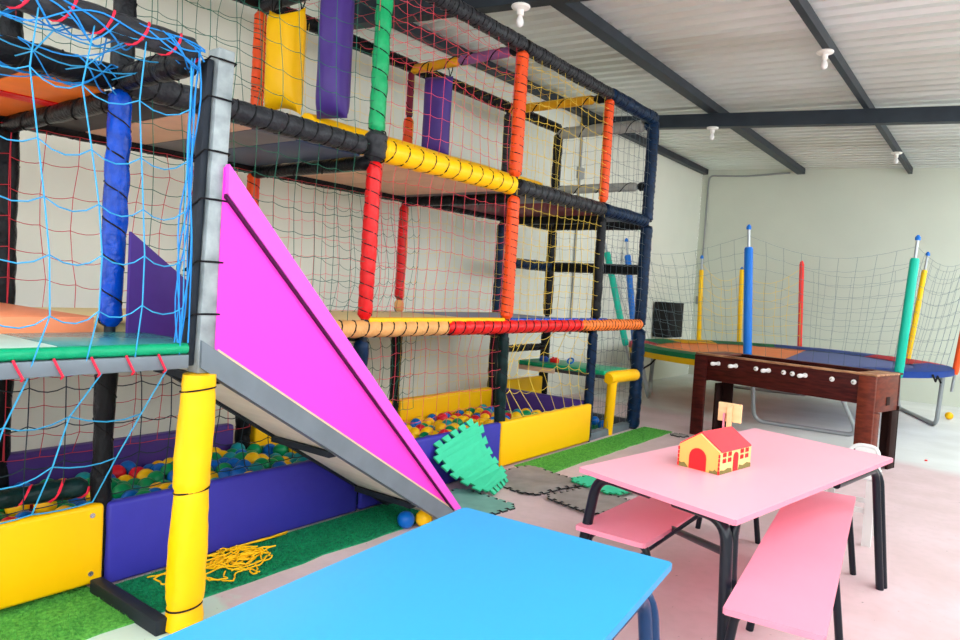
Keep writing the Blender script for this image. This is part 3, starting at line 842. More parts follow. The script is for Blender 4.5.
bag('punch_bag', 'taller purple punch bag hanging just beside the green post', -0.365, YA - 0.02, 2.56, 3.42, 0.23, 0.20, 'violet', RZ, ZT - 0.02, False)
bag('punch_bag', 'purple punch bag hanging between the dark orange back post and the tall orange post', -0.87, YB - 0.02, 2.64, 3.34, 0.27, 0.18, 'violet', RZ, ZT - 0.02, False)

# ------------------------------------------------------------------ balls
CAM = V((3.3122, 0.0, 1.5))
rb = random.Random(11)
R_B = 0.054
cand = []
y = 0.25
row = 0
while y < YC - 0.12:
    x = XB + 0.12 + (row % 2) * 0.057
    while x < -0.11:
        px = x + rb.uniform(-0.012, 0.012); py = y + rb.uniform(-0.012, 0.012)
        zz = 0.205 + 0.05 * noise.noise(V((px * 3, py * 3, 1.0))) + rb.uniform(-0.02, 0.035) + 0.06 * (px + 0.6)
        cand.append(V((px, py, zz)))
        x += 0.114
    y += 0.10; row += 1
occ = [(XB, YL), (XB, YA), (XB, YB), (XB, YC), (0, YL), (0, YA), (0, YB)]
cand = [c_ for c_ in cand if all((c_.x - p[0]) ** 2 + (c_.y - p[1]) ** 2 > 0.0135 for p in occ)]
def vis(c_):
    t = CAM.x / (CAM.x - c_.x)
    h = CAM.z + (c_.z + R_B - CAM.z) * t
    yy = c_.y * t
    if h < 0.40: return False
    if 2.55 < yy < YA + 0.55: return False            # behind the slide
    return True
shown = sorted([c_ for c_ in cand if vis(c_)], key=lambda c_: (c_ - CAM).length)[:285]
keyset = {tuple(c_) for c_ in shown}
rest = [c_ for c_ in cand if tuple(c_) not in keyset]
meshes = {k: ball_mesh('ball_' + k, R_B, M['ball_' + k]) for k in ('blue', 'green', 'yellow', 'red', 'teal')}
def put_ball(k, p, label, group=None):
    o = bpy.data.objects.new('plastic_ball', meshes[k]); COL.objects.link(o)
    o.location = p
    return link_props(o, label, 'ball', group)
for c_ in shown:
    k = rb.choice(['blue', 'blue', 'blue', 'green', 'green', 'green', 'yellow', 'yellow', 'red', 'teal'])
    if c_.y > 3.6: k = rb.choice(['yellow', 'yellow', 'yellow', 'yellow', 'blue', 'green', 'red', 'teal', 'yellow'])
    if c_.y < YL: where = 'in the ball pit behind the yellow barrier panel on the left'
    elif c_.y < YA: where = 'in the ball pit behind the purple panel under the slide'
    elif c_.y < YB: where = 'in the ball pit behind the leaning mint foam tile'
    else: where = 'in the ball pit behind the yellow panel beside the turf'
    put_ball(k, c_, '%s plastic ball lying %s' % (k, where), '%s balls %s' % (k, where))
# the hidden rest of the filling, heaped out of sight
bm = BM()
for c_ in rest + [c2 - V((0.057, 0.03, 0.095)) for c2 in shown] + [c2 - V((0, 0.05, 0.155)) for c2 in shown]:
    if c_.x < XB + 0.1: c_ = V((XB + 0.1, c_.y, c_.z))
    mi = rb.randrange(4)
    r = bmesh.ops.create_icosphere(bm, subdivisions=2, radius=R_B, matrix=Matrix.Translation((c_.x, c_.y, max(c_.z, R_B))))
    for v in r['verts']:
        for f in v.link_faces: f.material_index = mi
o = obj('ball_pit_filling', bm, [M['ball_blue'], M['ball_green'], M['ball_yellow'], M['ball_teal']])
link_props(o, 'deep filling of coloured plastic balls lying beneath the top layer in the ball pit', 'balls', None, 'stuff')
# loose balls
put_ball('blue', (0.465, 3.17, R_B), 'blue ball on the floor under the lower end of the pink slide')
put_ball('yellow', (0.525, 3.268, R_B), 'amber yellow ball on the floor under the slide foot, next to a blue ball')
put_ball('blue', (-0.37, 7.22, R_B), 'blue ball inside the entrance bay, further from the yellow step leg')
put_ball('blue', (-0.19, 7.06, R_B), 'blue ball inside the entrance bay, closest to the yellow step leg')
put_ball('yellow', (2.746, 12.129, R_B), 'small yellow ball on the floor behind the trampoline leg')

# ------------------------------------------------------------------ turf strips
def turf(name, label, x0, x1, y0, y1, m_, n, jit=0.02, seed_=3):
    r_ = random.Random(seed_)
    bm = BM()
    # slightly ragged outline
    out = []
    N = max(4, int((y1 - y0) / 0.15))
    for i in range(N + 1): out.append((x1 + r_.uniform(-jit, jit) * 0.6, y0 + (y1 - y0) * i / N))
    for i in range(N + 1): out.append((x0, y1 - (y1 - y0) * i / N))
    slab(bm, out, 0.0, 0.008)
    for _ in range(n):
        x, y = r_.uniform(x0 + 0.005, x1 - 0.012), r_.uniform(y0 + 0.005, y1 - 0.005)
        a_ = r_.uniform(0, 2 * PI); w = 0.0022; h = r_.uniform(0.007, 0.014)
        lx, ly = r_.uniform(-0.008, 0.008), r_.uniform(-0.008, 0.008)
        v = [bm.verts.new((x - w * math.cos(a_), y - w * math.sin(a_), 0.007)), bm.verts.new((x + w * math.cos(a_), y + w * math.sin(a_), 0.007)), bm.verts.new((x + lx, y + ly, 0.008 + h))]
        bm.faces.new(v)
    o = obj(name, bm, M[m_], smooth=False, base=((x0 + x1) / 2, (y0 + y1) / 2, 0))
    return link_props(o, label, 'artificial turf')
turf('turf_strip', 'strip of light green artificial turf below the yellow panel, left of the grey floor runner', -0.04, 0.46, -0.3, 1.515, 'turf_light', 10000)
turf('turf_strip', 'strip of dark green artificial turf along the purple panel under the slide', 0.058, 0.455, 1.612, 3.62, 'turf', 12000, seed_=5)
turf('turf_strip', 'flat light green artificial turf strip in front of the entrance bay', 0.06, 0.40, 4.95, 7.62, 'turf_light', 8000, seed_=6)
turf('turf_mat', 'small dark green turf inside the entrance bay', -1.1, -0.1, YC + 0.07, YD - 0.07, 'turf', 3000, seed_=8)

# tangled yellow rope net
rp = random.Random(21)
bm = BM()
def on(x, y, z): return (x, y, 0.012 + z)
for k in range(13):
    cx_, cy_ = rp.uniform(0.13, 0.38), rp.uniform(1.80, 2.24)
    cx_ = 0.14 + 0.22 * rp.random() * (1 - 0.3 * (cy_ - 1.8))
    pts = []
    L = rp.uniform(0.25, 0.7); a_ = rp.uniform(1.2, 2.2); z = rp.uniform(0.004, 0.03)
    x, y = cx_, cy_
    for i in range(26):
        a_ += rp.uniform(-0.55, 0.55)
        x += math.cos(a_) * L / 24; y += math.sin(a_) * L / 24
        if x < 0.09 or x > 0.42 or y > 2.30 or y < 1.72: a_ += 1.1
        x = min(max(x, 0.085), 0.43); y = min(max(y, 1.70), 2.34)
        z = min(max(z + rp.uniform(-0.006, 0.006), 0.004), 0.038)
        pts.append(on(x, y, z))
    tube(bm, pts, 0.0042, 5)
for k in range(7):
    cx_, cy_, rr_ = rp.uniform(0.15, 0.36), rp.uniform(1.8, 2.26), rp.uniform(0.02, 0.06)
    tube(bm, [on(cx_ + rr_ * math.cos(t * PI / 8), cy_ + rr_ * 1.5 * math.sin(t * PI / 8), 0.012 + 0.01 * math.sin(t + k)) for t in range(16)], 0.0042, 5, closed=True)
for k in range(4):
    tube(bm, [on(0.075 + 0.01 * k + 0.008 * math.sin(t * 0.9 + k), 1.85 + 0.72 * t / 16, 0.006 + 0.005 * k) for t in range(17)], 0.0048, 5)
for k in range(6):
    x0, y0 = rp.uniform(0.10, 0.30), rp.uniform(1.85, 2.05)
    tube(bm, [on(x0 + 0.004 * k + 0.012 * math.sin(t * 0.8 + k), y0 + 0.34 * t / 14, 0.014 + 0.01 * math.sin(t * 0.5 + k)) for t in range(15)], 0.0042, 5)
o = obj('rope_net', bm, M['rope'], base=(0.25, 2.0, 0))
link_props(o, 'tangled heap of yellow rope netting lying on the dark green turf', 'rope net')

# ------------------------------------------------------------------ foam puzzle tiles
def jig(side, teeth=7, d=0.032, skip=()):
    """Outline of a puzzle tile with dovetail teeth, centred on the origin."""
    h = side / 2
    base = []
    for s in range(4):
        p = side / (teeth * 2 + 1)
        row = [(-h, -h)]
        for k in range(teeth):
            a_ = -h + p * (2 * k + 1)
            row += [(a_ - p * 0.02, -h), (a_ - p * 0.22, -h - d), (a_ + p * 1.22, -h - d), (a_ + p * 1.02, -h)]
        c_, s_ = math.cos(s * PI / 2), math.sin(s * PI / 2)
        base += [(x * c_ - y_ * s_, x * s_ + y_ * c_) for x, y_ in row]
    return base
def tile(label, cx_, cy_, rz, side, m_, me_, z0=0.0, th=0.012, curl=0.0, teeth=6):
    bm = BM()
    slab(bm, jig(side, teeth), 0, th, 0, 1)
    for f in bm.faces:
        if f.normal.z < -0.5: f.material_index = 1
    if curl:
        geom = bm.verts[:] + bm.edges[:] + bm.faces[:]
        for k in range(-3, 4):
            geom = bm.verts[:] + bm.edges[:] + bm.faces[:]
            bmesh.ops.bisect_plane(bm, geom=geom, plane_co=(k * side / 7, 0, 0), plane_no=(1, 0, 0))
            geom = bm.verts[:] + bm.edges[:] + bm.faces[:]
            bmesh.ops.bisect_plane(bm, geom=geom, plane_co=(0, k * side / 7, 0), plane_no=(0, 1, 0))
        for v in bm.verts:
            q = max(0, noise.noise(V((v.co.x * 3 + cx_ * 9, v.co.y * 3, cy_))) + 0.15)
            v.co.z += curl * q
    o = obj('foam_tile', bm, [M[m_], M[me_]], smooth=False)
    o.location = (cx_, cy_, z0); o.rotation_euler = (0, 0, rz)
    return link_props(o, label, 'foam tile')
tile('teal grey foam puzzle tile lying flat below the leaning mint tile', 0.42, 3.80, -0.1, 0.50, 'foam_teal', 'foam_edge', 0.0)
tile('largest grey foam puzzle tile lying flat beside the yellow barrier panel', 0.43, 4.66, -0.28, 0.56, 'foam_grey', 'foam_edge', 0.0, curl=0.03)
tile('mint green foam puzzle tile lying flat between the grey tiles', 0.94, 4.98, -0.25, 0.42, 'foam_mint', 'foam_mint_edge', 0.03, curl=0.01)
tile('grey foam puzzle tile lying under the corner of the pink table', 1.02, 4.52, -0.22, 0.44, 'foam_grey', 'foam_edge', 0.013, curl=0.01)
tile('scrap of dark grey foam beside the foosball table leg', 0.53, 7.50, 0.5, 0.13, 'foam_grey', 'foam_edge', 0.0, teeth=2)
# leaning tile: a puzzle square resting on the floor and against the purple panel
bm = BM()
slab(bm, jig(1.0, 5, 0.10), 0, 0.02, 0, 1)
for k in range(-4, 5):
    geom = bm.verts[:] + bm.edges[:] + bm.faces[:]
    bmesh.ops.bisect_plane(bm, geom=geom, plane_co=(0, k * 0.11, 0), plane_no=(0, 1, 0))
A, B_, C_, D_ = V((0.43, 4.06, 0.035)), V((0.28, 4.52, 0.035)), V((0.10, 4.33, 0.455)), V((0.085, 3.86, 0.30))
for v in bm.verts:
    u, w_, t = v.co.x + 0.5, v.co.y + 0.5, v.co.z
    p = (A * (1 - u) + B_ * u) * (1 - w_) + (D_ * (1 - u) + C_ * u) * w_
    nrm = (B_ - A).cross(D_ - A).normalized()
    if nrm.x < 0: nrm = -nrm
    p += nrm * (0.012 if t > 0.01 else 0) - V((0.05, 0, 0.04)) * max(0, math.sin(PI * min(1, max(0, w_)))) * 0.8
    p.z = max(p.z, 0.005)
    v.co = p
bmesh.ops.recalc_face_normals(bm, faces=bm.faces)
o = obj('foam_tile', bm, [M['foam_mint'], M['foam_mint_edge']], smooth=False, base=(0.3, 4.2, 0))
link_props(o, 'mint green foam puzzle tile leaning against the purple barrier panel', 'foam tile')

# ------------------------------------------------------------------ tables and benches
def edged_top(name, root, quad, z1, th, m_top, m_edge):
    bm = BM(); slab(bm, quad, z1 - th, z1, 0, 1)
    es = [e for e in bm.edges if abs(e.verts[0].co.z - e.verts[1].co.z) > 0.005]
    bmesh.ops.bevel(bm, geom=es, offset=0.008, segments=3, affect='EDGES')
    for f in bm.faces: f.material_index = 0 if abs(f.normal.z) > 0.7 else 1
    o = obj(name, bm, [M[m_top], M[m_edge]], root)
    return o
def lerp2(q, u, v):
    a_ = V(q[0]) * (1 - u) + V(q[1]) * u; b_ = V(q[3]) * (1 - u) + V(q[2]) * u
    return a_ * (1 - v) + b_ * v
def v3(p, z): return V((p.x, p.y, z))

def school_table(name, label, quad, zt, m_top, m_edge, m_tube, splay=0.05, bar=0.33, un=0.955):
    """quad: near-left, near-right, far-right, far-left."""
    c_ = (V(quad[0]) + V(quad[2])) / 2
    root = thing(name, label, 'table', (c_.x, c_.y, 0))
    edged_top('tabletop', root, quad, zt, 0.022, m_top, m_edge)
    z = zt - 0.022 - 0.024
    for v in (0.06, 0.94):
        o_ = -1 if v < 0.5 else 1
        for s, u in ((-1, 0.045), (1, un if v < 0.5 else 0.955)):
            t1 = lerp2(quad, u, v); t0 = lerp2(quad, 0.5 + 0.08 * s, v)
            ft = t1 + (V(quad[1]) - V(quad[0])).normalized() * s * (0.055 if s > 0 else 0.09) + (V(quad[3]) - V(quad[0])).normalized() * o_ * splay
            bm = BM()
            tube(bm, arc_path([v3(t0, z), v3(t1, z), v3(ft, 0.0)], 0.10, 8), 0.024, 14)
            obj('leg', bm, M[m_tube], root)
            if s < 0: continue
            t2 = lerp2(quad, u, v - o_ * 0.03); t3 = lerp2(quad, u, 0.5 + 0.1 * o_)
            bm = BM()
            tube(bm, arc_path([v3(t3, z), v3(t2, z), v3(ft - (V(quad[3]) - V(quad[0])).normalized() * o_ * 0.046, 0.0)], 0.08, 8), 0.02, 12)
            obj('side_stay', bm, M[m_tube], root)
    return root
PT = [(1.785, 2.864), (2.57, 2.63), (2.872, 4.438), (2.067, 4.684)]
pt = school_table('school_table', 'pink topped rectangular table with black tube legs, the toy house on it', PT, 0.70, 'pink_top', 'pink_edge', 'tube', un=0.89)
bm = BM(); tube(bm, [(2.515, 2.745, 0.53), (1.97, 3.40, 0.36), (1.90, 3.49, 0.33)], 0.016, 10); obj('brace', bm, M['tube'], pt)
bm = BM(); tube(bm, [(2.40, 2.98, 0.66), (2.03, 3.16, 0.30), (1.93, 3.22, 0.20)], 0.009, 8); obj('brace', bm, M['tube'], pt)
BT = [(1.95, 0.25), (2.76, 0.22), (2.555, 2.062), (1.789, 2.011)]
school_table('school_table', 'sky blue topped table with dark tube legs in the near corner', BT, 0.70, 'blue_top', 'blue_edge', 'navy_tube')

def bench(label, quad, zt, vs=(0.055, 0.945)):
    c_ = (V(quad[0]) + V(quad[2])) / 2
    root = thing('bench', label, 'bench', (c_.x, c_.y, 0))
    edged_top('seat', root, quad, zt, 0.022, 'pink_bench', 'pink_edge')
    z = zt - 0.022 - 0.017
    ax = (V(quad[3]) - V(quad[0])).normalized()
    for v in vs:
        o_ = -1 if v < 0.5 else 1
        for s, u in ((-1, 0.09), (1, 0.91)):
            t1 = lerp2(quad, u, v); t0 = lerp2(quad, 0.5 + 0.1 * s, v)
            ft = t1 + (V(quad[1]) - V(quad[0])).normalized() * s * 0.05 + ax * o_ * 0.01
            bm = BM(); tube(bm, arc_path([v3(t0, z), v3(t1, z), v3(ft, 0.0)], 0.08, 8), 0.017, 12); obj('leg', bm, M['tube'], root)
        bm = BM(); tube(bm, [v3(lerp2(quad, 0.06, v), zt * 0.5), v3(lerp2(quad, 1.02, v), zt * 0.5)], 0.011, 10); obj('crossbar', bm, M['tube'], root)
    return root
bench('pink bench with black legs along the open right side of the pink table', [(2.585, 2.50), (2.915, 2.53), (2.69, 4.56), (2.36, 4.50)], 0.42, (0.055, 0.42, 0.945))
bench('pink bench pushed under the left side of the pink table, its end showing', [(1.774, 2.888), (2.118, 2.893), (2.15, 4.66), (1.806, 4.655)], 0.42)

# white chair
ch = thing('chair', 'small white metal chair at the far end of the pink table, partly hidden by it', 'chair', (2.56, 5.2, 0))
for (x, y) in ((2.43, 5.06), (2.43, 5.34)):
    bm = BM(); beam_between(bm, (x, y, 0), (x, y, 0.42), 0.04, 0.03, up=(0, 1, 0)); obj('leg', bm, M['white_paint'], ch, smooth=False)
for (x, y) in ((2.70, 5.06), (2.70, 5.34)):
    bm = BM(); beam_between(bm, (x, y, 0), (x, y, 0.42), 0.05, 0.04, up=(0, 1, 0)); obj('leg', bm, M['white_paint'], ch, smooth=False)
bm = BM(); box(bm, (2.41, 5.04, 0.42), (2.72, 5.36, 0.445), 0.01); obj('seat', bm, M['white_paint'], ch)
for y in (5.06, 5.34):
    bm = BM(); beam_between(bm, (2.43, y, 0.22), (2.70, y, 0.22), 0.018, 0.03); obj('stretcher', bm, M['white_paint'], ch, smooth=False)
bm = BM(); tube(bm, arc_path([(2.46, 5.35, 0.43), (2.54, 5.37, 0.585), (2.69, 5.37, 0.585), (2.70, 5.35, 0.43)], 0.06, 8), 0.013, 10); obj('back_frame', bm, M['white_paint'], ch)
bm = BM(); box(bm, (2.55, 5.364, 0.50), (2.68, 5.376, 0.575), 0.005); obj('backrest', bm, M['white_paint'], ch)

# ------------------------------------------------------------------ toy house and toy sign
th = thing('toy_house', 'small wooden toy house with red roof on the pink table', 'toy house', (2.24, 3.4, 0.70), 0)
o0 = V((2.303, 3.25)); e1 = (V((2.106, 3.285)) - o0); e2 = (V((2.374, 3.54)) - o0)
e2 = V((-e1.y, e1.x)); e2 = e2 if e2.y > 0 else -e2
e2 = e2.normalized() * 0.31; wv = e1.normalized(); lv = e2.normalized(); Wd = 0.21; Ln = 0.31
def hp(a_, b_, z): 
    p = o0 + wv * a_ + lv * b_
    return V((p.x, p.y, 0.70 + z))
bm = BM()
EV, AP = 0.104, 0.174
prof = [(0, 0), (Wd, 0), (Wd, EV), (Wd / 2, AP), (0, EV)]
A = [bm.verts.new(hp(a_, 0, z)) for a_, z in prof]; B2 = [bm.verts.new(hp(a_, Ln, z)) for a_, z in prof]
bm.faces.new(A).material_index = 0; bm.faces.new(B2[::-1]).material_index = 0
for i in range(5):
    f = bm.faces.new((A[i], B2[i], B2[(i + 1) % 5], A[(i + 1) % 5])); f.material_index = 1
bmesh.ops.recalc_face_normals(bm, faces=bm.faces)
obj('house_body', bm, [M['toy_wall'], M['toy_side']], th, smooth=False)
for s in (0, 1):
    bm = BM()
    ea, ap = ((-0.004, EV - 0.002), (Wd / 2, AP)) if s == 0 else ((Wd + 0.004, EV - 0.002), (Wd / 2, AP))
    q = []
    for up in (0.001, 0.008):
        q.append([bm.verts.new(hp(ea[0], 0.012, ea[1] + up)), bm.verts.new(hp(ap[0], 0.012, ap[1] + up)), bm.verts.new(hp(ap[0], Ln - 0.01, ap[1] + up)), bm.verts.new(hp(ea[0], Ln - 0.01, ea[1] + up))])
    bm.faces.new(q[0]); bm.faces.new(q[1][::-1])
    for i in range(4): bm.faces.new((q[0][i], q[0][(i + 1) % 4], q[1][(i + 1) % 4], q[1][i]))
    bmesh.ops.recalc_face_normals(bm, faces=bm.faces)
    obj('roof_panel', bm, M['toy_roof'], th, smooth=False)
def front_shape(bm, pts, off=0.003, face='front'):
    vs0, vs1 = [], []
    for a_, z in pts:
        if face == 'front': vs0.append(hp(a_, 0.001, z)); vs1.append(hp(a_, -off, z))
        else: vs0.append(hp(0.001, a_, z)); vs1.append(hp(-off, a_, z))
    A = [bm.verts.new(p) for p in vs0]; B2 = [bm.verts.new(p) for p in vs1]
    bm.faces.new(A); bm.faces.new(B2[::-1])
    n = len(pts)
    for i in range(n): bm.faces.new((A[i], A[(i + 1) % n], B2[(i + 1) % n], B2[i]))
    bmesh.ops.recalc_face_normals(bm, faces=bm.faces)
def arch(c_, w, h, n=8):
    r = w / 2
    return [(c_ - r, 0.002), (c_ + r, 0.002)] + [(c_ + r * math.cos(PI * k / n), h - r + r * math.sin(PI * k / n)) for k in range(n + 1)]
bm = BM(); front_shape(bm, arch(Wd * 0.52, 0.088, 0.104)); obj('arched_door', bm, M['toy_red'], th, smooth=False)
bm = BM(); front_shape(bm, arch(Ln * 0.50, 0.046, 0.092), face='side'); obj('side_door', bm, M['toy_red'], th, smooth=False)
for c_ in (0.045, 0.095, 0.215, 0.265):
    bm = BM()
    for dx_ in (-0.0085, 0.0085):
        for dz in (0.052, 0.08):
            front_shape(bm, [(c_ + dx_ - 0.006, dz), (c_ + dx_ + 0.006, dz), (c_ + dx_ + 0.006, dz + 0.017), (c_ + dx_, dz + 0.021), (c_ + dx_ - 0.006, dz + 0.017)], face='side')
    obj('window', bm, M['toy_red'], th, smooth=False)
for pts, fc in (([(0.0, 0.001), (0.05, 0.001), (0.045, 0.014), (0.03, 0.012), (0.02, 0.022), (0.008, 0.014), (0, 0.02)], 'front'),
                ([(0.155, 0.001), (Wd, 0.001), (Wd, 0.026), (0.195, 0.018), (0.18, 0.024), (0.165, 0.012)], 'front'),
                ([(0.0, 0.001), (0.125, 0.001), (0.115, 0.02), (0.08, 0.024), (0.05, 0.016), (0.02, 0.02), (0, 0.016)], 'side'),
                ([(0.185, 0.001), (Ln, 0.001), (Ln, 0.02), (0.27, 0.028), (0.23, 0.018), (0.195, 0.026)], 'side')):
    bm = BM(); front_shape(bm, pts, 0.002, fc); obj('painted_bush', bm, M['toy_bush'], th, smooth=False)
for s in (0, 1):
    bm = BM()
    x0 = -0.003 if s == 0 else Wd - 0.004
    for z in range(5):
        pts = [(x0, 0.003 + z * 0.019), (x0 + 0.007, 0.003 + z * 0.019), (x0 + 0.007, 0.019 + z * 0.019), (x0, 0.019 + z * 0.019)]
        front_shape(bm, pts, 0.004)
    obj('corner_quoins', bm, M['toy_red'], th, smooth=False)

sg = thing('toy_sign', 'wooden toy post with a square board standing behind the toy house', 'toy', (2.215, 3.64, 0.70))
bm = BM(); box(bm, (2.204, 3.630, 0.70), (2.226, 3.652, 0.975), 0.002); obj('sign_post', bm, M['pale_wood'], sg, smooth=False)
bm = BM(); box(bm, (2.150, 3.656, 0.885), (2.270, 3.668, 0.982), 0.004); obj('sign_board', bm, M['pale_wood'], sg, smooth=False)
bm = BM(); box(bm, (2.184, 3.632, 0.70), (2.192, 3.650, 0.93), 0.002); o = obj('pink_strip', bm, M['pink_edge'], sg, smooth=False)
bm = BM(); box(bm, (2.16, 3.62, 0.70), (2.24, 3.69, 0.712), 0.002); obj('foot', bm, M['pale_wood'], sg, smooth=False)

# ------------------------------------------------------------------ foosball table
FA, FL, FW, FH = math.radians(-14.5), 1.88, 0.56, 0.92
fb = thing('foosball_table', 'dark mahogany foosball table with white rod handles in front of the trampoline', 'game table', (0.58, 7.74, 0), FA)
def fbox(lo, hi, m_, name, bev=0.006, parent=None):
    bm = BM(); box(bm, lo, hi, bev); return obj(name, bm, M[m_], parent or fb, local=True)
SB, TW = 0.60, 0.06
fbox((0.0, 0.0, SB + 0.03), (FL, 0.035, FH - 0.02), 'mahogany', 'side_wall')
fbox((0.0, FW - 0.035, SB), (FL, FW, FH - 0.02), 'mahogany', 'side_wall')
fbox((0.0, 0.036, SB), (0.035, FW - 0.036, FH - 0.02), 'mahogany', 'end_wall')
fbox((FL - 0.035, 0.036, SB - 0.04), (FL - 0.001, FW - 0.036, FH - 0.02), 'mahogany_red', 'end_wall')
fbox((-0.015, -0.015, FH - 0.02), (FL + 0.015, TW, FH), 'worn_wood', 'top_rim')
fbox((-0.015, FW - TW, FH - 0.02), (FL + 0.015, FW + 0.015, FH), 'mahogany', 'top_rim')
fbox((-0.015, TW + 0.001, FH - 0.02), (0.24, FW - TW - 0.001, FH), 'mahogany_red', 'end_shelf')
fbox((FL - 0.2, TW + 0.001, FH - 0.02), (FL + 0.015, FW - TW - 0.001, FH), 'worn_wood', 'end_shelf')
fbox((0.036, 0.036, SB + 0.04), (FL - 0.036, FW - 0.036, SB + 0.07), 'wood_dark', 'playing_field', 0)
LW = 0.15
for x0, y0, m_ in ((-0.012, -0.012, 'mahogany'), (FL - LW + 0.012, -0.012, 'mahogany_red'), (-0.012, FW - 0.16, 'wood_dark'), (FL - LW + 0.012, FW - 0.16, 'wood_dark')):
    bm = BM()
    s = -1 if y0 < 0.1 else 1
    # angle-section leg: a front board and a side board
    yy0 = y0 if s < 0 else FW - 0.02
    zt_ = FH - 0.022
    box(bm, (x0, yy0 - (0.02 if s < 0 else 0), 0), (x0 + LW, yy0 + 0.012, zt_ if s < 0 else SB), 0.004)
    xs_ = x0 if x0 < 0.5 else x0 + LW - 0.03
    if s < 0: box(bm, (xs_ + 0.002, yy0 + 0.0125, 0), (xs_ + 0.028, yy0 + 0.14, SB - 0.042), 0.004)
    else: box(bm, (xs_ + 0.002, yy0 - 0.14, 0), (xs_ + 0.028, yy0 - 0.001, SB - 0.042), 0.004)
    obj('leg', bm, M[m_], fb, local=True)
bm = BM(); box(bm, (FL - 0.001, 0.26, SB + 0.02), (FL + 0.006, 0.34, SB + 0.10), 0.002); obj('coin_slot', bm, M['wood_dark'], fb, local=True)
xs = [0.27, 0.48, 0.71, 0.85, 1.01, 1.10, 1.23, 1.49, 1.69]
for i, x in enumerate(xs):
    bm = BM(); tube(bm, [(x, -0.03, 0.825), (x, FW + 0.06, 0.825)], 0.008, 8)
    rod = obj('rod', bm, M['chrome'], fb, local=True)
    bm = BM(); lathe(bm, [(0.008, 0), (0.024, 0.0), (0.024, 0.006), (0.012, 0.012), (0.010, 0.012)], (0, 0, 0), 14)
    bmesh.ops.transform(bm, matrix=Matrix.Translation((x, 0.0, 0.825)) @ Matrix.Rotation(PI / 2, 4, 'X'), verts=bm.verts)
    obj('bushing', bm, M['white_plastic'], rod, local=True)
    if i in (0, 1, 3, 6):
        bm = BM(); lathe(bm, [(0.010, 0), (0.018, 0.004), (0.016, 0.03), (0.021, 0.07), (0.02, 0.10), (0.008, 0.112)], (0, 0, 0), 14)
        bmesh.ops.transform(bm, matrix=Matrix.Translation((x, -0.025, 0.825)) @ Matrix.Rotation(PI / 2, 4, 'X'), verts=bm.verts)
        obj('handle', bm, M['white_plastic'], rod, local=True)

# ------------------------------------------------------------------ trampoline
TC, TR, TZ = V((0.70, 10.75, 0)), 2.08, 0.80
tr = thing('trampoline', 'large round trampoline with coloured pads, padded poles and safety net by the back wall', 'trampoline', (TC.x, TC.y, 0))
def rp_(a_, r=TR, z=TZ): return V((TC.x + r * math.cos(math.radians(a_)), TC.y + r * math.sin(math.radians(a_)), z))
bm = BM(); tube(bm, [rp_(a_, TR, TZ - 0.03) for a_ in range(0, 360, 5)], 0.024, 8, closed=True); obj('rim_tube', bm, M['galv'], tr)
def half_mat(angs, m_):
    bm = BM()
    ring = [bm.verts.new(rp_(a_, TR - 0.30, TZ - 0.02)) for a_ in angs]; bm.faces.new(ring)
    r2 = [bm.verts.new(rp_(a_, TR - 0.30, TZ - 0.028)) for a_ in angs]; bm.faces.new(r2[::-1])
    n_ = len(angs)
    for i in range(n_): bm.faces.new((ring[i], r2[i], r2[(i + 1) % n_], ring[(i + 1) % n_]))
    bmesh.ops.recalc_face_normals(bm, faces=bm.faces)
    obj('jump_mat', bm, M[m_], tr)
half_mat(range(-78, 91, 4), 'tramp_mat')
half_mat(range(90, 283, 4), 'pad_orange')
for a0, a1, m_, wd in ((-55, 18, 'blue', 0.4), (18, 56, 'red', 0.45), (56, 106, 'blue', 0.4), (106, 140, 'green', 0.4), (140, 168, 'yellow', 0.5), (168, 194, 'green', 0.4), (194, 216, 'red', 0.35), (216, 270, 'green', 0.33), (270, 305, 'orange', 0.4)):
    bm = BM()
    N = max(3, int((a1 - a0) / 4))
    L1, L2, L3, L4 = [], [], [], []
    for k in range(N + 1):
        a_ = a0 + (a1 - a0) * k / N
        L1.append(bm.verts.new(rp_(a_, TR + 0.05, TZ - 0.06))); L2.append(bm.verts.new(rp_(a_, TR + 0.04, TZ + 0.012)))
        L3.append(bm.verts.new(rp_(a_, TR - wd * 0.5, TZ + 0.028))); L4.append(bm.verts.new(rp_(a_, TR - wd, TZ - 0.008)))
    for k in range(N):
        for P_, Q_ in ((L1, L2), (L2, L3), (L3, L4)):
            bm.faces.new((P_[k], P_[k + 1], Q_[k + 1], Q_[k]))
    bmesh.ops.solidify(bm, geom=bm.faces[:], thickness=0.012)
    bmesh.ops.recalc_face_normals(bm, faces=bm.faces)
    obj('spring_pad', bm, M['pad_' + m_], tr)
bm = BM()
for a0, a1 in ((214, 262),):
    N = 12
    A = [bm.verts.new(rp_(a0 + (a1 - a0) * k / N, TR + 0.065, TZ - 0.045)) for k in range(N + 1)]
    B2 = [bm.verts.new(rp_(a0 + (a1 - a0) * k / N, TR + 0.06, TZ - 0.12)) for k in range(N + 1)]
    for k in range(N): bm.faces.new((A[k], A[k + 1], B2[k + 1], B2[k]))
bmesh.ops.solidify(bm, geom=bm.faces[:], thickness=0.01)
obj('pad_skirt', bm, M['pad_yellow'], tr)
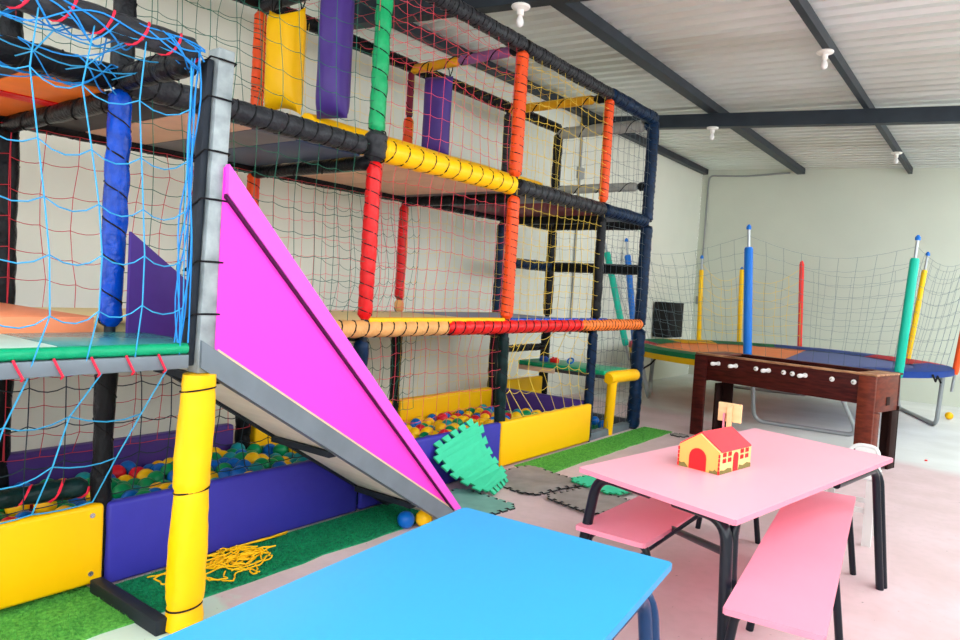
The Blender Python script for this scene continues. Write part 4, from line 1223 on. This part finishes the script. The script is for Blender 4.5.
# four U shaped legs
for p0, q0, q1, p1, r_ in (((-0.93, 9.55, 0.75), (-0.80, 9.72, 0.035), (-1.45, 11.3, 0.035), (-1.34, 11.1, 0.75), 0.034), ((0.83, 9.0, 0.74), (0.85, 9.18, 0.025), (2.02, 9.24, 0.025), (1.72, 9.02, 0.74), 0.026),
                           ((2.70, 10.95, 0.75), (2.66, 11.14, 0.026), (2.06, 12.6, 0.026), (2.05, 12.3, 0.75), 0.028), ((0.9, 12.78, 0.75), (0.8, 12.7, 0.026), (-0.5, 12.5, 0.026), (-0.6, 12.35, 0.75), 0.026)):
    bm = BM(); tube(bm, arc_path([p0, q0, q1, p1], 0.14, 8), r_, 10); obj('leg', bm, M['galv'], tr)
# padded poles: base angle, top offset, colours
poles = [(141, (-0.993, 12.06, 2.25), 'yellow'), (121.25, (-0.441, 12.53, 2.09), 'yellow'), (94.5, (0.458, 12.82, 2.24), 'red'), (47, (2.303, 12.27, 2.38), 'yellow'),
         (321, (2.426, 9.44, 2.36), 'teal'), (275, (0.757, 8.68, 2.41), 'blue'), (202, (-1.69, 9.70, 2.39), 'teal'), (186, (-1.69, 10.5, 2.40), 'blue'), (2, (2.97, 10.83, 2.40), 'orange')]
tops = {}
for a_, tp, col in poles:
    b0 = rp_(a_, TR + 0.03, TZ - 0.28); t0 = V(tp)
    tops[a_] = t0
    bm = BM(); tube(bm, [b0, t0], 0.017, 10)
    p = obj('pole', bm, M['galv'], tr)
    big = 0.05 if col in ('teal', 'blue') else 0.038
    b1 = b0.lerp(t0, 0.12)
    f1 = 0.86 if a_ not in (94.5, 121.25) else 0.98
    bm = BM(); tube(bm, [b1, b0.lerp(t0, 0.14), b0.lerp(t0, f1), b0.lerp(t0, f1 + 0.012)], [big * 0.8, big, big, big * 0.8], 14)
    obj('foam_sleeve', bm, M['f_' + col], p)
    bm = BM(); tube(bm, [t0 - V((0, 0, 0.03)), t0, t0 + V((0, 0, 0.03))], [0.028, 0.03, 0.012], 12)
    obj('pole_cap', bm, M['f_red'] if a_ in (94.5,) else M['f_blue'], p)
order = [2, 47, 94.5, 121.25, 141, 186, 202, 275, 321, 362]
for a0, a1 in zip(order, order[1:]):
    A, B2 = tops[a0], tops[a1 if a1 != 362 else 2]
    bm = BM()
    net(bm, rp_(a0, TR - 0.05, TZ + 0.02), rp_(a1, TR - 0.05, TZ + 0.02), B2 - V((0, 0, 0.1)), A - V((0, 0, 0.1)), 0.19, 0.19, 0.0036 if a0 in (94.5, 121.25) else 0.0019, 0.01, 0.03, 0.0, nseed(), hang=0.2)
    o = obj('safety_net', bm, M['n_yellow'] if a0 in (94.5, 121.25) else M['n_teal'], tr, smooth=False)
bm = BM()
tube(bm, [rp_(212, TR + 0.03, TZ - 0.06), rp_(217, TR + 0.05, TZ - 0.24), rp_(222, TR + 0.07, TZ - 0.36), rp_(228, TR + 0.07, TZ - 0.34), rp_(236, TR + 0.05, TZ - 0.2), rp_(240, TR + 0.03, TZ - 0.06)], 0.012, 6)
o = obj('dangling_cord', bm, M['cord'], tr)
bm = BM(); tube(bm, [rp_(221, TR + 0.07, TZ - 0.34), rp_(223, TR + 0.07, TZ - 0.39), rp_(225, TR + 0.07, TZ - 0.36)], [0.02, 0.035, 0.015], 8); obj('green_tie', bm, M['pad_green'], tr)
bm = BM(); tube(bm, [rp_(336, TR + 0.06, TZ - 0.02), rp_(337.5, TR + 0.07, TZ - 0.1), rp_(339, TR + 0.06, TZ - 0.04), rp_(341, TR + 0.07, TZ - 0.12)], 0.012, 6); obj('tie_knot', bm, M['cord'], tr)

# ------------------------------------------------------------------ fittings
for x, y, zoff, lab in ((0.10, 4.585, -0.306, 'white lamp holder with bare bulb on the nearest roof beam, above the play frame'), (1.80, 7.04, -0.103, 'white lamp holder with bare bulb on the purlin, nearer than the cross beam'),
                        (0.08, 9.10, -0.276, 'white lamp holder with bare bulb under the far cross beam'), (1.83, 11.95, -0.103, 'white lamp holder with bare bulb nearest the back wall')):
    z = roof_z(x) + zoff
    L = thing('ceiling_lamp', lab, 'lamp', (x, y, z), 0, 'lamp holders under the roof')
    bm = BM(); lathe(bm, [(0.03, 0.0), (0.072, 0.0), (0.076, -0.008), (0.07, -0.02), (0.04, -0.03), (0.028, -0.036), (0.026, -0.075), (0.02, -0.078)], (0, 0, 0), 20); bmesh.ops.recalc_face_normals(bm, faces=bm.faces)
    obj('lamp_holder', bm, M['ivory'], L, local=True)
    bm = BM(); lathe(bm, [(0.014, -0.074), (0.016, -0.085), (0.027, -0.11), (0.03, -0.13), (0.026, -0.15), (0.014, -0.162), (0.004, -0.165)], (0, 0, 0), 16); bmesh.ops.recalc_face_normals(bm, faces=bm.faces)
    obj('bulb', bm, M['white_plastic'], L, local=True)
bm = BM()
tube(bm, arc_path([(-0.10, W_Y - 0.025, 3.95), (-0.9, W_Y - 0.025, 3.925), (-1.60, W_Y - 0.025, 3.97), (-1.62, W_Y - 0.025, 3.80), (-1.63, W_Y - 0.025, 1.6)], 0.1), 0.018, 8)
o = obj('conduit', bm, M['conduit'], base=(-1.6, W_Y, 1.6)); link_props(o, 'thin grey electrical conduit bending down the back wall near its corner', 'conduit')
bm = BM(); box(bm, (-1.70, W_Y - 0.05, 1.42), (-1.56, W_Y - 0.002, 1.58), 0.01); o = obj('power_socket', bm, M['conduit'], base=(-1.63, W_Y, 1.5)); link_props(o, 'small dark socket box on the back wall beneath the conduit', 'socket box')
bm = BM(); tube(bm, [(W_X + 0.02, 8.93, 3.9), (W_X + 0.02, 8.95, 0.9)], 0.018, 8)
cd = obj('conduit', bm, M['conduit'], base=(W_X, 8.94, 2)); link_props(cd, 'vertical grey conduit on the left wall seen through the play frame netting', 'conduit')
bm = BM(); box(bm, (W_X + 0.001, 8.87, 3.14), (W_X + 0.05, 9.02, 3.30), 0.008)
o = obj('conduit_box', bm, M['conduit'], base=(W_X, 8.94, 2)); o.parent = cd; o.location = (0, 0, 0)
# speaker on the left wall
sp_ = thing('loudspeaker', 'black box loudspeaker hung low on the left wall behind the trampoline', 'loudspeaker', (W_X + 0.15, 12.3, 0.80))
bm = BM(); box(bm, (W_X + 0.03, 11.9, 0.80), (W_X + 0.30, 12.62, 1.43), 0.012); obj('cabinet', bm, M['speaker'], sp_)
bm = BM(); box(bm, (W_X + 0.30, 11.94, 0.84), (W_X + 0.312, 12.58, 1.39), 0.005); obj('grille', bm, M['speaker'], sp_)
bm = BM(); box(bm, (W_X + 0.001, 12.2, 1.0), (W_X + 0.029, 12.4, 1.3)); obj('wall_bracket', bm, M['steel_dark'], sp_)
# toys on the green step
for x, y, m_, lab, kind in ((-0.70, 6.80, 'toy_red', 'small red toy block on the green step, between two blue ones', 'r'), (-0.84, 6.80, 'pad_blue', 'small blue toy block on the green step, furthest from the yellow leg', 'b'), (-0.52, 6.84, 'f_blue', 'small blue toy ring on the green step, closest to the yellow leg', 'b')):
    bm = BM()
    if 'ring' in lab: tube(bm, [(0.035 * math.cos(t * PI / 8), 0.02 * math.sin(t * PI / 8), 0.03 + 0.03 * math.sin(t * PI / 8) * 0.9) for t in range(16)], 0.010, 8, closed=True); bmesh.ops.translate(bm, verts=bm.verts, vec=(0, 0, 0.009))
    else: box(bm, (-0.045, -0.03, 0), (0.045, 0.03, 0.05), 0.008); lathe(bm, [(0.015, 0.049), (0.015, 0.06), (0.01, 0.062)], (-0.02, 0, 0), 10); lathe(bm, [(0.015, 0.049), (0.015, 0.06), (0.01, 0.062)], (0.02, 0, 0), 10)
    o = obj('toy_block' if 'ring' not in lab else 'toy_ring', bm, M[m_]); o.location = (x, y, 0.706); link_props(o, lab, 'toy')
bm = BM(); lathe(bm, [(0.011, 0), (0.013, 0.002), (0.013, 0.01), (0.01, 0.012)], (0, 0, 0), 14)
o = obj('bottle_cap', bm, M['toy_red']); o.location = (2.757, 8.462, 0.001); link_props(o, 'tiny red bottle cap on the bare floor behind the foosball table', 'bottle cap')

# ------------------------------------------------------------------ light
w = bpy.data.worlds.new('overcast_sky'); SC.world = w; w.use_nodes = True
bg = w.node_tree.nodes['Background']
bg.inputs[0].default_value = (0.93, 0.97, 1.0, 1)
bg.inputs[1].default_value = 4.0
sd = bpy.data.lights.new('hazy_sun', 'SUN'); sd.energy = 2; sd.angle = math.radians(6); sd.color = (1.0, 0.98, 0.94)
so = bpy.data.objects.new('hazy_sun', sd); COL.objects.link(so)
dirv = V((0.30, 0.18, -0.9))
so.rotation_euler = dirv.to_track_quat('-Z', 'Y').to_euler(); so.location = (8, -4, 6)

# ------------------------------------------------------------------ camera
F = V((-0.59839394, 0.79985828, -0.04638335)); Rt = V((0.7977109, 0.6001858, 0.05860315)); U = V((-0.07471285, 0.00193273, 0.99720322))
cd_ = bpy.data.cameras.new('camera'); cam = bpy.data.objects.new('camera', cd_); COL.objects.link(cam)
cd_.sensor_width = 36.0; cd_.lens = 703.0741 / 960 * 36.0; cd_.clip_start = 0.05; cd_.clip_end = 200
mw = Matrix((( Rt.x, U.x, -F.x, CAM.x), (Rt.y, U.y, -F.y, CAM.y), (Rt.z, U.z, -F.z, CAM.z), (0, 0, 0, 1)))
cam.matrix_world = mw
SC.camera = cam
SC.view_settings.view_transform = 'Standard'
SC.view_settings.look = 'None'
SC.view_settings.exposure = 0.3
SC.view_settings.gamma = 1.0
SC.view_settings.use_curve_mapping = False
SC.cycles.max_bounces = 10
SC.cycles.diffuse_bounces = 6
